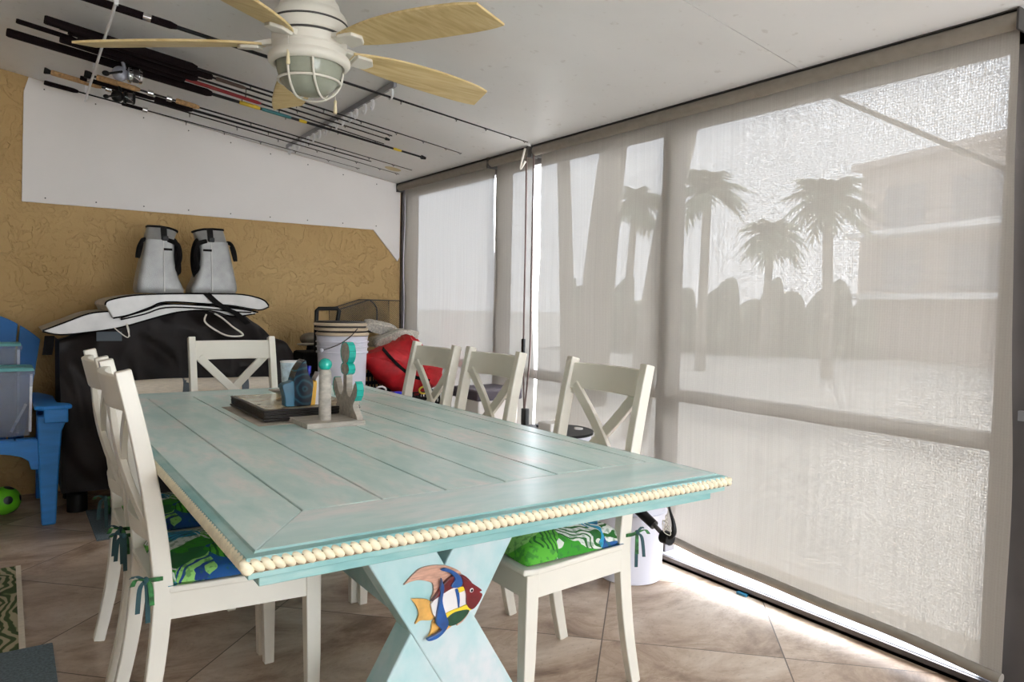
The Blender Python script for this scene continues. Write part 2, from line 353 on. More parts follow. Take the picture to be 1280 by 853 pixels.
# ------------------------------------------------------------------ geometry collector
class G:
    def __init__(s): s.v = []; s.f = []
    def add(s, vs, fs, M=None):
        o = len(s.v)
        s.v += [(M @ Vector(p)) if M is not None else Vector(p) for p in vs]
        s.f += [tuple(i + o for i in f) for f in fs]; return s
    def box(s, x0, x1, y0, y1, z0, z1, M=None):
        return s.add([(x0, y0, z0), (x1, y0, z0), (x1, y1, z0), (x0, y1, z0), (x0, y0, z1), (x1, y0, z1), (x1, y1, z1), (x0, y1, z1)],
                     [(0, 3, 2, 1), (4, 5, 6, 7), (0, 1, 5, 4), (1, 2, 6, 5), (2, 3, 7, 6), (3, 0, 4, 7)], M)
    def loft(s, rings, closed_ring=True, cap=True, loop=False):
        n = len(rings[0]); o = len(s.v)
        for r in rings: s.v += [Vector(p) for p in r]
        m = len(rings); rr = range(m) if loop else range(m - 1)
        for i in rr:
            for j in range(n if closed_ring else n - 1):
                a = o + i * n + j; b = o + i * n + (j + 1) % n; k = (i + 1) % m
                s.f.append((a, b, o + k * n + (j + 1) % n, o + k * n + j))
        if cap and not loop and closed_ring:
            s.f.append(tuple(o + j for j in reversed(range(n)))); s.f.append(tuple(o + (m - 1) * n + j for j in range(n)))
        return s
    def tube(s, pts, r, n=10, cap=True, loop=False):
        pts = [Vector(p) for p in pts]; R = r if isinstance(r, (list, tuple)) else [r] * len(pts)
        rings = []; up = None
        for i, p in enumerate(pts):
            if loop: t = pts[(i + 1) % len(pts)] - pts[i - 1]
            else: t = (pts[min(i + 1, len(pts) - 1)] - pts[max(i - 1, 0)])
            t.normalize()
            if up is None: up = Vector((0, 0, 1)) if abs(t.z) < .9 else Vector((1, 0, 0))
            a = t.cross(up).normalized(); b2 = a.cross(t).normalized(); up = b2
            rings.append([p + (a * math.cos(2 * PI * k / n) + b2 * math.sin(2 * PI * k / n)) * R[i] for k in range(n)])
        return s.loft(rings, True, cap, loop)
    def bar(s, pts, side, w, d):
        """rectangular section swept along pts; side = width direction, w, d may be lists"""
        pts = [Vector(p) for p in pts]; side = Vector(side).normalized(); rings = []
        for i, p in enumerate(pts):
            t = (pts[min(i + 1, len(pts) - 1)] - pts[max(i - 1, 0)]).normalized(); nn = side.cross(t).normalized()
            ww = (w[i] if isinstance(w, (list, tuple)) else w) / 2; dd = (d[i] if isinstance(d, (list, tuple)) else d) / 2
            rings.append([p - side * ww - nn * dd, p + side * ww - nn * dd, p + side * ww + nn * dd, p - side * ww + nn * dd])
        return s.loft(rings)
    def lathe(s, prof, c=(0, 0, 0), n=32, M=None, cap=True):
        c = Vector(c); o = len(s.v)
        rings = [[Vector((r * math.cos(2 * PI * k / n), r * math.sin(2 * PI * k / n), z)) for k in range(n)] for r, z in prof]
        if M is not None: rings = [[M @ p for p in r] for r in rings]
        rings = [[p + c for p in r] for r in rings]
        return s.loft(rings, True, cap)
    def sph(s, c, r, n=16, m=10, M=None):
        rx, ry, rz = r if isinstance(r, (tuple, list)) else (r, r, r); c = Vector(c); rings = []
        for i in range(m + 1):
            a = -PI / 2 + PI * (i + .0) / m; a = max(-PI / 2 + .05, min(PI / 2 - .05, a))
            ring = [Vector((rx * math.cos(a) * math.cos(2 * PI * k / n), ry * math.cos(a) * math.sin(2 * PI * k / n), rz * math.sin(a))) for k in range(n)]
            if M is not None: ring = [M @ p for p in ring]
            rings.append([p + c for p in ring])
        return s.loft(rings)
    def prism(s, poly, fn, a, b):
        """poly 2D extruded: fn(u, v, t) -> point, t from a to b"""
        n = len(poly); o = len(s.v)
        s.v += [Vector(fn(u, v, a)) for u, v in poly] + [Vector(fn(u, v, b)) for u, v in poly]
        s.f.append(tuple(o + i for i in reversed(range(n)))); s.f.append(tuple(o + n + i for i in range(n)))
        for i in range(n): s.f.append((o + i, o + (i + 1) % n, o + n + (i + 1) % n, o + n + i))
        return s
    def grid(s, fn, nu, nv):
        o = len(s.v)
        for i in range(nu + 1):
            for j in range(nv + 1): s.v.append(Vector(fn(i / nu, j / nv)))
        for i in range(nu):
            for j in range(nv):
                a = o + i * (nv + 1) + j; s.f.append((a, a + 1, a + nv + 2, a + nv + 1))
        return s
    def build(s, name, mat, parent=None, smooth=False, bevel=0, sub=0, solid=0, local=False, angle=40):
        me = bpy.data.meshes.new(name)
        off = Vector((0, 0, 0))
        if parent is not None and not local: off = wloc(parent)
        me.from_pydata([tuple(p - off) for p in s.v], [], s.f); me.validate()
        import bmesh
        bm = bmesh.new(); bm.from_mesh(me); bmesh.ops.recalc_face_normals(bm, faces=bm.faces); bm.to_mesh(me); bm.free()
        me.materials.append(MATS[mat] if isinstance(mat, str) else mat)
        o = bpy.data.objects.new(name, me); C.objects.link(o)
        if parent is not None: o.parent = parent
        if smooth:
            for p in me.polygons: p.use_smooth = True
            if angle and hasattr(me, 'set_sharp_from_angle'): me.set_sharp_from_angle(angle=math.radians(angle))
        if solid:
            md = o.modifiers.new('solid', 'SOLIDIFY'); md.thickness = solid
        if bevel:
            md = o.modifiers.new('bevel', 'BEVEL'); md.width = bevel; md.segments = 2; md.limit_method = 'ANGLE'; md.angle_limit = math.radians(35)
        if sub:
            md = o.modifiers.new('sub', 'SUBSURF'); md.levels = sub; md.render_levels = sub
        return o
def wloc(o):
    v = Vector(o.location)
    while o.parent: o = o.parent; v += Vector(o.location)
    return v
def tag(o, label, cat, group=None, kind=None):
    if label: o['label'] = label
    if cat: o['category'] = cat
    if group: o['group'] = group
    if kind: o['kind'] = kind
    return o
def thing(name, label, cat, loc, rz=0, group=None):
    o = bpy.data.objects.new(name, None); C.objects.link(o); o.location = loc; o.rotation_euler = (0, 0, rz); o.empty_display_size = .1
    return tag(o, label, cat, group)
def struct(name, g, mat, **kw):
    o = g.build(name, mat, **kw); o['kind'] = 'structure'; return o
def copy_tree(o, parent=None):
    c = o.copy(); C.objects.link(c); c.parent = parent
    for ch in list(o.children): copy_tree(ch, c)
    return c
def smoothpath(pts, k=6):
    pts = [Vector(p) for p in pts]; out = []
    for i in range(len(pts) - 1):
        p0 = pts[max(i - 1, 0)]; p1 = pts[i]; p2 = pts[i + 1]; p3 = pts[min(i + 2, len(pts) - 1)]
        for j in range(k):
            t = j / k
            out.append(.5 * ((2 * p1) + (p2 - p0) * t + (2 * p0 - 5 * p1 + 4 * p2 - p3) * t * t + (3 * p1 - p0 - 3 * p2 + p3) * t ** 3))
    out.append(pts[-1]); return out
random.seed(4)

# ================================================================== THE SETTING
YB = 5.14          # stucco wall
XS = 2.50          # shades
struct('floor', G().box(-1.75, 2.50, -3.2, YB + .15, -.12, 0), 'floor_tile')
# pitched ceiling of wide painted panels, one joint across it
g = G()
def ceil_panel(y0, y1, x0=-1.75, x1=2.62):
    g.add([(x0, y0, ceil_z(x0)), (x1, y0, ceil_z(x1)), (x1, y1, ceil_z(x1)), (x0, y1, ceil_z(x0)),
           (x0, y0, ceil_z(x0) + .08), (x1, y0, ceil_z(x1) + .08), (x1, y1, ceil_z(x1) + .08), (x0, y1, ceil_z(x0) + .08)],
          [(0, 3, 2, 1), (4, 5, 6, 7), (0, 1, 5, 4), (1, 2, 6, 5), (2, 3, 7, 6), (3, 0, 4, 7)])
ceil_panel(-3.2, .48); ceil_panel(.483, 1.703); ceil_panel(1.706, YB + .15)
struct('ceiling', g, 'ceiling_paint')
g = G(); x0, x1 = -1.75, 2.62
g.add([(x0, -3.2, ceil_z(x0) + .082), (x1, -3.2, ceil_z(x1) + .082), (x1, YB, ceil_z(x1) + .082), (x0, YB, ceil_z(x0) + .082),
       (x0, -3.2, ceil_z(x0) + .1), (x1, -3.2, ceil_z(x1) + .1), (x1, YB, ceil_z(x1) + .1), (x0, YB, ceil_z(x0) + .1)],
      [(0, 3, 2, 1), (4, 5, 6, 7), (0, 1, 5, 4), (1, 2, 6, 5), (2, 3, 7, 6), (3, 0, 4, 7)])
struct('trim_5', g, 'gasket')
struct('wall_back', G().box(-1.75, 2.60, YB, YB + .15, 0, 2.75), 'tan_stucco')
struct('wall_left', G().box(-1.75, -1.60, -3.2, YB, 0, 2.75), 'tan_wall')
struct('wall_front', G().box(-1.75, 2.60, -3.35, -3.2, 2.12, 2.80).box(-1.75, .30, -3.35, -3.2, 0, 2.12), 'tan_wall')  # unseen wall behind the camera, partly closed to limit daylight on the chair fronts
# white boards fixed over the upper part of the stucco
pt = [at_y(27, 252, YB), at_y(466, 287.5, YB), at_y(496, 327, YB)]
poly = [(pt[0].x, pt[0].z), (pt[1].x, pt[1].z), (pt[2].x, pt[2].z), (2.475, 1.52), (2.475, ceil_z(2.475) - .004), (.125, ceil_z(.125) - .004), (.10, 2.34)]
struct('trim_1', G().prism(poly, lambda u, v, t: (u, t, v), YB - .014, YB + .001), 'white_board', bevel=.002)
g = G()
for k in range(9):
    x = .2 + k * .26; g.sph((x, YB - .015, 1.71 + .03), (.004, .002, .004), 8, 5); g.sph((x, YB - .015, ceil_z(x) - .05), (.004, .002, .004), 8, 5)
struct('trim_2', g, 'gasket')
# aluminium frame of the screen wall
g = G()
for y0, y1 in ((.70, 1.035), (2.385, 2.475), (3.80, 3.90), (5.06, 5.13)):
    g.box(2.535, 2.60, y0, y1, .03, 2.06)
g.box(2.535, 2.60, -3.2, YB, 1.985, 2.09)
g.box(2.542, 2.594, -3.2, YB, .745, .80)
for y0 in (-3.2, -1.25): g.box(2.535, 2.60, y0, y0 + .05, .03, 2.06)
struct('wall_right', g, 'bronze_metal', bevel=.004)
g = G(); g.box(2.485, 2.535, 5.105, YB - .001, .03, 2.04); g.box(2.50, 2.515, -3.2, YB, 0, .030); g.box(2.50, 2.60, -3.2, YB, -.12, .012)
struct('trim_3', g, 'bronze_metal')
struct('trim_4', G().box(2.515, 2.62, -3.2, YB, .012, .032), 'pale_metal')
# near-side post assembly: latch and bolts
g = G(); g.box(2.515, 2.535, .90, .955, .855, .885); g.tube([(2.50, .93, .87), (2.54, .93, .87)], .009, 10)
for z in (.25, .6, 1.2, 1.6): g.tube([(2.525, .90, z), (2.54, .90, z)], .006, 8)
g.box(2.528, 2.536, .868, .874, .04, 2.0)
struct('trim_6', g, 'grey_metal')

# ------------------------------------------------------------------ outside
def outside():
    g = G().grid(lambda u, v: (2.6 + u * 150, -60 + v * 200, -.16), 2, 2)
    struct('ground_outside', g, 'concrete')
    tag(G().box(2.62, 2.95, -1.6, 6.5, -.15, -.03).build('gravel_strip', 'gravel'), 'strip of pale gravel outside the bottom of the screens', 'gravel', kind='stuff')
    def palm(x, y, h, lean, label, crown=1.5, tr=.16, seed=1):
        random.seed(seed)
        t = thing('palm_tree', label, 'palm tree', (x, y, -.16), 0, None)
        path = smoothpath([(0, 0, 0), (lean[0] * .3, lean[1] * .3, h * .4), (lean[0], lean[1], h)], 8)
        n = len(path)
        G().tube(path, [tr * (1.15 - .4 * i / n) for i in range(n)], 12).build('trunk', 'palm_trunk', t, smooth=True, local=True)
        g = G(); top = Vector((lean[0], lean[1], h))
        for k in range(34):
            a = 2 * PI * k / 34 + random.uniform(-.15, .15); el = random.uniform(-.5, 1.5); L = crown * random.uniform(.8, 1.1)
            d = Vector((math.cos(a), math.sin(a), 0)); pts = []
            for j in range(9):
                s_ = j / 8; pts.append(top + d * (L * s_ * math.cos(el * .6)) + Vector((0, 0, L * (math.sin(el) * s_ - 0.7 * s_ * s_))))
            side = d.cross(Vector((0, 0, 1)))
            for j in range(1, 9):
                wl = L * .34 * math.sin(PI * min(1, .12 + j / 8.6))
                for sg in (-1, 1):
                    p = pts[j]; q = pts[j - 1]; tip = (p + side * sg * wl + (p - q) * .9 + Vector((0, 0, -wl * .45)))
                    g.add([q, p, tip], [(0, 1, 2)])
                    m_ = (p + q) / 2; tip2 = (m_ + side * sg * wl * .9 + (p - q) * .5 + Vector((0, 0, -wl * .55))); g.add([q, m_, tip2], [(0, 1, 2)])
        g.build('fronds', 'palm_leaf', t, local=True)
        return t
    def onr(u, v, dist):   # ground point under a sight line at a distance
        d = ray(u, v); s_ = dist / math.hypot(d.x, d.y); return d.x * s_, d.y * s_, CAM_Z + d.z * s_
    for (u, top, dist, lean, lab, cr, tr, sd) in (
        (885, 235, 17, (.3, .2, 0), 'palm seen through the shade just right of the wide screen post', 1.0, .11, 3),
        (1035, 245, 16, (-.2, 0, 0), 'palm seen through the shade between the post palm and the building', 1.05, .11, 5),
        (965, 290, 22, (.2, 0, 0), 'shorter palm seen through the shade between two taller ones', 1.1, .12, 8),
        (795, 250, 22, (.3, 0, 0), 'palm seen through the shade left of the wide screen post', 1.1, .12, 9)):
        x, y, z = onr(u, top, dist); palm(x - lean[0], y - lean[1], z + .16, lean, lab, cr, tr, sd)
    for (u, v, dist, lean, lab, tr, sd) in (
        (712, 430, 9.5, (-.2, .3, 0), 'tall palm trunk outside nearest the gap between the shades', .09, 11),
        (728, 430, 8.0, (.9, 0, 0), 'tall palm trunk outside, thickest of the leaning ones', .13, 12),
        (752, 430, 10., (.6, 0, 0), 'tall slim palm trunk outside, second from the wide screen post', .08, 13),
        (795, 430, 7.5, (1.0, -.6, 0), 'strongly leaning palm trunk outside beside the wide screen post', .12, 14)):
        x, y, z = onr(u, v, dist); palm(x, y, 6.5, lean, lab, 1.9, tr, sd)
    # pale building
    bx, by, bz = onr(1078, 215, 26); cx_, cy_, cz_ = onr(1300, 205, 22)
    b = thing('apartment_building', 'pale pinkish building outside behind the right part of the shade', 'building', (bx, by, -.16))
    d = Vector((cx_ - bx, cy_ - by, 0)); L = d.length * 1.6; d.normalize(); nrm = Vector((d.y, -d.x, 0)); nrm = nrm if nrm.x > 0 else -nrm
    M = Matrix(((d.x, nrm.x, 0, 0), (d.y, nrm.y, 0, 0), (0, 0, 1, 0), (0, 0, 0, 1)))
    H = bz + .16
    G().box(0, L, 0, 8, 0, H, M).build('wall', 'building_stucco', b, local=True)
    G().box(-.2, L + .2, -.25, 8.2, H, H + .2, M).build('roof', 'building_stucco', b, local=True)
    for zz in (H * .30, H * .62):
        G().box(.3, L - .2, -.9, 0, zz, zz + .16, M).build('balcony', 'building_white', b, local=True)
        for k in range(5):
            w = G().box(1 + k * 2.4, 2.5 + k * 2.4, -.03, .04, zz + .25, zz + 1.5, M).build('window', 'dark_pane', b, local=True)
    # low hedge and seawall further off
    x0, y0, _ = onr(705, 400, 24); x1, y1, _ = onr(1085, 400, 24)
    g = G(); n = 60
    for sgn in (0,):
        def hf(u, v):
            x = x0 + (x1 - x0) * u; y = y0 + (y1 - y0) * u; a = v * PI
            return (x + math.cos(a) * .5 + .2 * math.sin(u * 90), y + math.cos(a) * .5, -.2 + math.sin(a) * (1.9 + .35 * math.sin(u * 37) + .2 * math.sin(u * 91)))
        g.grid(hf, 120, 10)
    tag(g.build('hedge', 'hedge_green', smooth=True), 'long low hedge outside beyond the palms', 'hedge')
    x0, y0, z0 = onr(1040, 120, 9); x1, y1, z1 = onr(1250, 208, 9)
    a = Vector((x0, y0, z0)); bb = Vector((x1, y1, z1)); dd = bb - a
    tag(G().tube([a - dd * .8, bb + dd * 1.5], .028, 8).build('guy_cable', 'gasket'), 'straight dark cable sloping down outside across the sky', 'cable')
outside()

# ------------------------------------------------------------------ shades
def shade(label, ya, yb, zb_a, zb_b, amp, chain_y=None):
    """ya nearer the camera, yb further; hem height may tilt"""
    t = thing('roller_shade', label, 'window shade', (XS, (ya + yb) / 2, 0), 0, 'roller shades on the screen wall')
    zt = 2.035
    def f(u, v):
        y = ya + (yb - ya) * u; zb = zb_a + (zb_b - zb_a) * u; z = zt + (zb - zt) * v
        y0_ = y; y = y - .055 * v * (1 - u) ** 2
        x = XS + amp * (math.sin(y * 5.1 + 1.0) * .5 + math.sin(y * 11.3) * .3) * (.15 + .85 * v) + .004 * math.sin(z * 9 + y * 2)
        ed = .012 * math.sin(v * 7) * v * (1 if u < .01 else 0)
        return (x, y + ed, z)
    G().grid(f, 90, 60).build('fabric', 'woven_shade', t, smooth=True, angle=0)
    pts = [Vector(f(u / 40, 1.0)) + Vector((0, 0, -.012)) for u in range(41)]
    G().tube(pts, .018, 12).build('hem_bar', 'shade_tube', t, smooth=True)
    zz = 2.041
    G().tube([(XS - .035, ya - .015, zz), (XS - .035, yb + .015, zz)], .026, 20).build('roller_tube', 'shade_tube', t, smooth=True)
    b = G(); b.box(XS - .062, XS + .01, ya - .022, ya - .016, zz - .034, zz + .030); b.box(XS - .062, XS + .01, yb + .016, yb + .022, zz - .034, zz + .030)
    b.box(XS - .05, XS - .02, ya - .02, yb + .02, zz + .028, zz + .033)
    b.build('bracket', 'gasket', t)
    return t
shade('wide nearer shade hanging from the roller at the right of the picture', 1.00, 3.375, .073, .175, .016)
shade('broad far shade at the corner beside the stucco wall', 3.862, 5.10, .06, .06, .010)
shade('narrowest shade, between the far shade and the gap with the cords', 3.45, 3.835, .06, .06, .006)
shade('unseen shade added beside and behind the camera to control the daylight', -3.1, .68, .06, .06, .012)  # added out of view, only for how daylight falls in the room
# cords and clip in the gap between the shades
c = thing('shade_cord', 'dark cords with a black clip hanging in the gap between the shades', 'cord', (2.47, 3.41, .4))
G().tube(smoothpath([(2.455, 3.46, 2.03), (2.457, 3.455, 1.5), (2.455, 3.45, .95), (2.462, 3.44, .55)], 8), .005, 6).build('cord', 'brown_cord', c)
G().tube(smoothpath([(2.455, 3.39, 2.03), (2.46, 3.395, 1.3), (2.465, 3.40, .9), (2.462, 3.44, .55)], 8), .005, 6).build('cord', 'brown_cord', c)
G().box(2.448, 2.462, 3.44, 3.463, .80, .98).build('clip', 'black_plastic', c, bevel=.003)
G().box(2.447, 2.475, 3.405, 3.45, .42, .58).build('cord_weight', 'black_plastic', c, bevel=.004)
G().tube(smoothpath([(2.43, 3.44, 2.06), (2.425, 3.46, 2.0), (2.43, 3.48, 1.95), (2.44, 3.45, 1.99)], 5), .006, 6).build('knot', 'white_cord', c)

# ================================================================== TABLE
TX0, TX1, TY0, TY1, TZ = .312, 1.487, 1.192, 3.50, .76
def make_table():
    t = thing('dining_table', 'long turquoise-washed farmhouse table with cream rope edge and crossed legs', 'table', ((TX0 + TX1) / 2, (TY0 + TY1) / 2, 0))
    e = .022
    gx = [.477, .648, .80, .958, 1.111, 1.258, 1.41]; fy0, fy1 = 1.405, 3.30
    zb, gap = .742, .0022
    # boards between the end boards
    for a, b_ in zip(gx[:-1], gx[1:]):
        G().box(a + gap, b_ - gap, fy0 + gap, fy1 - gap, zb, TZ).build('plank', 'turquoise_wash', t, bevel=.0022)
    def pr(poly, mat, nm):
        G().prism(poly, lambda u, v, tt: (u, v, tt), zb, TZ).build(nm, mat, t, bevel=.0018)
    ox0, ox1, oy0, oy1 = TX0 + e, TX1 - e, TY0 + e, TY1 - e
    pr([(ox0, oy0), (gx[0] - gap, fy0 + .0), (gx[0] - gap, fy1), (ox0, oy1)], 'turquoise_wash', 'side_board')
    pr([(ox1, oy0), (ox1, oy1), (gx[-1] + gap, fy1), (gx[-1] + gap, fy0)], 'turquoise_wash', 'side_board')
    pr([(ox0 + .002, oy0), (ox1 - .002, oy0), (gx[-1] + .001, fy0), (gx[0] - .001, fy0)], 'turquoise_wash_end', 'end_board')
    pr([(ox0 + .002, oy1), (gx[0] - .001, fy1), (gx[-1] + .001, fy1), (ox1 - .002, oy1)], 'turquoise_wash_end', 'end_board')
    # moulded edge, swept round the top
    prof = [(0, TZ), (.003, TZ - .003), (.006, TZ - .0028), (.012, TZ - .003), (.018, TZ - .005), (.0215, TZ - .009), (.0215, TZ - .025), (0, TZ - .025)]
    def ring(o_, z): return [(ox0 - o_, oy0 - o_, z), (ox1 + o_, oy0 - o_, z), (ox1 + o_, oy1 + o_, z), (ox0 - o_, oy1 + o_, z)]
    g = G(); g.loft([ring(o_, z) for o_, z in prof] , True, False, loop=True)
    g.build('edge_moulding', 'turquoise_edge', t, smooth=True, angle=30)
    # rope bead
    g = G(); core = G()
    rx0, rx1, ry0, ry1 = TX0 + .003, TX1 - .003, TY0 + .003, TY1 - .003; zr = .7420
    def beads(ax, fixed, a, b_, sgn):
        n = int((b_ - a) / .0168)
        for k in range(n + 1):
            s_ = a + (b_ - a) * k / n
            if ax == 0: M = Matrix.Rotation(-sgn * .85, 3, 'Y'); c_ = (s_, fixed, zr); r_ = (.0088, .0120, .0155)
            else: M = Matrix.Rotation(sgn * .85, 3, 'X'); c_ = (fixed, s_, zr); r_ = (.0120, .0088, .0155)
            g.sph(c_, r_, 10, 8, M)
    beads(0, ry0, rx0, rx1, 1); beads(0, ry1, rx0, rx1, -1); beads(1, rx0, ry0, ry1, -1); beads(1, rx1, ry0, ry1, 1)
    g.build('rope_trim', 'bead_cream', t, smooth=True, angle=0)
    for b_ in ((rx0, rx1, ry0, ry0), (rx0, rx1, ry1, ry1), (rx0, rx0, ry0, ry1), (rx1, rx1, ry0, ry1)):
        core.box(b_[0] - .006, b_[1] + .006, b_[2] - .006, b_[3] + .006, zr - .010, zr + .007)
    core.build('rope_bed', 'bead_gap', t)
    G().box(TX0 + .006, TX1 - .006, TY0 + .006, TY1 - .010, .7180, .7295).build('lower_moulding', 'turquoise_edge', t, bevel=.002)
    i_ = .030
    for nm, b_ in (('apron', (TX0 + i_, TX1 - i_, TY0 + i_, TY0 + i_ + .022)), ('apron', (TX0 + i_, TX1 - i_, TY1 - i_ - .022, TY1 - i_)),
                   ('apron', (TX0 + i_, TX0 + i_ + .022, TY0 + i_ + .022, TY1 - i_ - .022)), ('apron', (TX1 - i_ - .022, TX1 - i_, TY0 + i_ + .022, TY1 - i_ - .022))):
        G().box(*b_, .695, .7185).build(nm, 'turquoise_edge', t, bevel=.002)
    # crossed trestles
    def trestle(y, sgn):
        xc, zc, k, w = .90, .365, .60, .183
        for s_ in (1, -1):
            za, zb_ = .0, .7215
            poly = []
            for z, sd in ((za, -1), (za, 1), (zb_, 1), (zb_, -1)):
                poly.append((xc - s_ * k * (z - zc) + sd * w / 2, z))
            yy = y if s_ == 1 else y + .004
            G().prism(poly, lambda u, v, tt: (u, tt, v), yy, yy + .085).build('leg', 'trestle_wash', t, bevel=.004)
        G().box(xc - .42, xc + .42, y + .0, y + .085, .665, .7215).build('cleat', 'trestle_wash', t)
    trestle(1.58, 1); trestle(3.02, -1)
    G().box(.86, .94, 1.665, 3.02, .33, .40).build('stretcher', 'trestle_wash', t, bevel=.004)
    G().box(TX0 + .06, TX1 - .06, TY0 + .06, TY1 - .06, .7295, .7425).build('underside', 'turquoise_edge', t)
make_table()

# fish ornament on the crossed leg
def fish():
    K = 130 / 964
    def q(x, y): p = at_y(490 + x * K, 695 + y * K, 1.575); return (p.x, p.z)
    c0 = q(470, 430)
    t = thing('fish_ornament', 'painted tropical fish ornament fixed on the near crossed legs of the table', 'ornament', (c0[0], 1.578, c0[1]))
    def part(nm, pts, mat, a, b_, sm=True):
        P = [Vector((x, y, 0)) for x, y in pts]
        if sm:
            P2 = smoothpath(P + [P[0]], 4)[:-1]
        else: P2 = P
        poly = [q(p.x, p.y) for p in P2]
        G().prism(poly, lambda u, v, tt: (u, tt, v), 1.579 - a, 1.579 - b_).build(nm, mat, t, bevel=.0012)
    part('dorsal_fin', [(108, 272), (180, 190), (260, 120), (360, 92), (470, 88), (560, 110), (640, 165), (560, 260), (440, 300), (360, 420), (385, 330), (375, 260), (320, 235), (240, 225), (160, 245)], 'ornament_pink', .0, .006)
    part('tail', [(175, 400), (270, 398), (350, 420), (385, 500), (370, 590), (260, 600), (212, 634), (245, 550), (225, 470)], 'ornament_orange', .0, .006)
    part('ventral_fin', [(330, 765), (360, 690), (380, 600), (450, 560), (560, 570), (560, 640), (480, 700), (410, 755)], 'ornament_orange', .0, .006)
    part('pelvic_fin', [(598, 648), (625, 570), (715, 500), (700, 545), (650, 610)], 'ornament_pink', .0, .006)
    part('body', [(345, 440), (420, 360), (520, 290), (640, 270), (700, 330), (700, 460), (640, 520), (520, 580), (420, 580), (365, 530)], 'ornament_white', .004, .013)
    part('back', [(350, 410), (400, 340), (460, 250), (540, 180), (640, 165), (720, 240), (700, 270), (560, 280), (450, 340), (400, 375)], 'ornament_maroon', .006, .017)
    part('head', [(620, 175), (720, 240), (805, 300), (785, 320), (812, 345), (770, 430), (715, 480), (670, 440), (665, 340), (640, 270)], 'ornament_maroon', .006, .019)
    part('yellow_band', [(590, 285), (640, 275), (650, 310), (590, 330)], 'ornament_yellow', .012, .016)
    part('yellow_band', [(620, 460), (680, 440), (715, 485), (600, 520), (490, 560), (480, 520)], 'ornament_yellow', .012, .017)
    part('belly', [(490, 555), (560, 505), (690, 485), (640, 570), (560, 625), (495, 628)], 'ornament_green', .012, .018)
    part('blue_stripe', [(425, 118), (480, 100), (570, 140), (620, 200), (615, 260), (560, 280), (520, 265), (555, 200), (510, 145)], 'ornament_blue', .012, .021)
    part('blue_stripe', [(432, 190), (455, 280), (440, 400), (470, 520), (495, 600), (470, 670), (400, 740), (320, 770), (300, 750), (380, 710), (430, 665), (385, 610), (395, 500), (415, 380)], 'ornament_blue', .012, .021)
    part('blue_stripe', [(565, 300), (595, 300), (608, 400), (597, 480), (585, 390)], 'ornament_blue', .012, .016)
    e = q(710, 303); G().sph((e[0], 1.561, e[1]), (.0062, .003, .0062), 14, 8).build('eye', 'ornament_white', t, smooth=True)
    G().sph((e[0], 1.559, e[1]), (.0035, .0025, .0035), 12, 8).build('pupil', 'black_plastic', t, smooth=True)
fish()

# ================================================================== CHAIRS
def make_chair():
    """seat front towards +y, origin on the floor below the back posts"""
    t = thing('dining_chair', 'x', 'chair', (0, 0, 0), 0, 'white cross-back chairs round the table')
    W = .195; pw, pd = .030, .046
    zs = [0, .08, .18, .30, .42, .47, .58, .72, .86, .995]
    ys = [-.060, -.042, -.022, -.006, .004, .004, -.006, -.026, -.052, -.082]
    def py(z):
        for i in range(len(zs) - 1):
            if zs[i] <= z <= zs[i + 1]:
                f = (z - zs[i]) / (zs[i + 1] - zs[i]); return ys[i] + f * (ys[i + 1] - ys[i])
        return ys[-1]
    for s_ in (-1, 1):
        path = smoothpath([(s_ * (W - pw / 2 + .0), y, z) for y, z in zip(ys, zs)], 4)
        G().bar(path, (1, 0, 0), pw, [.034 + .012 * min(1, p.z / .45) if p.z < .45 else .046 - .010 * (p.z - .45) / .55 for p in path]).build('rear_post', white_wood, t, smooth=True, bevel=.003, local=True, angle=35)
        G().bar([(s_ * .208, .375, .4365), (s_ * .208, .378, .2), (s_ * .205, .380, 0)], (1, 0, 0), [.042, .038, .030], [.042, .038, .030]).build('front_leg', white_wood, t, bevel=.003, local=True)
        G().add([(s_ * .188, .0, .37), (s_ * .206, .36, .37), (s_ * .226, .36, .37), (s_ * .193, .0, .37), (s_ * .188, .0, .435), (s_ * .206, .36, .435), (s_ * .226, .36, .435), (s_ * .193, .0, .435)],
                [(0, 3, 2, 1), (4, 5, 6, 7), (0, 1, 5, 4), (1, 2, 6, 5), (2, 3, 7, 6), (3, 0, 4, 7)]).build('side_rail', white_wood, t, local=True)
    G().box(-.20, .20, .372, .394, .37, .435).build('front_rail', white_wood, t, local=True)
    G().box(-.17, .17, .0, .02, .37, .435).build('rear_rail', white_wood, t, local=True)
    G().prism([(-.166, -.018), (.166, -.018), (.196, .02), (.232, .36), (.220, .402), (-.220, .402), (-.232, .36), (-.196, .02)], lambda u, v, tt: (u, v, tt), .434, .452).build('seat', white_wood, t, bevel=.005, local=True)
    # curved crest rail and lower rail
    def curved(z0, z1, d, nm, curve=.030):
        rings = []
        for i in range(13):
            x = -.170 + .340 * i / 12; b = -curve * math.cos(PI * x / .36)
            rings.append([(x, py(z0) + b + d / 2, z0), (x, py(z1) + b + d / 2, z1), (x, py(z1) + b - d / 2, z1), (x, py(z0) + b - d / 2, z0)])
        G().loft(rings).build(nm, white_wood, t, smooth=True, bevel=.002, local=True, angle=35)
    curved(.892, .978, .020, 'crest_rail'); curved(.560, .605, .018, 'lower_rail')
    # crossed slats
    for s_ in (-1, 1):
        path = []
        for i in range(13):
            f = i / 12; x = s_ * (-.150 + .30 * f); z = .595 + f * .31
            path.append((x, py(z) - .030 * math.cos(PI * x / .36) + (.004 if s_ > 0 else -.004), z))
        G().bar(path, Vector((1, 0, -s_ * .9)).normalized(), .036, .016).build('cross_slat', white_wood, t, smooth=True, bevel=.002, local=True, angle=35)
    return t
CH = make_chair()
def place(o, x, y, rz, label):
    o.location = (x, y, 0); o.rotation_euler = (0, 0, rz); o['label'] = label; return o
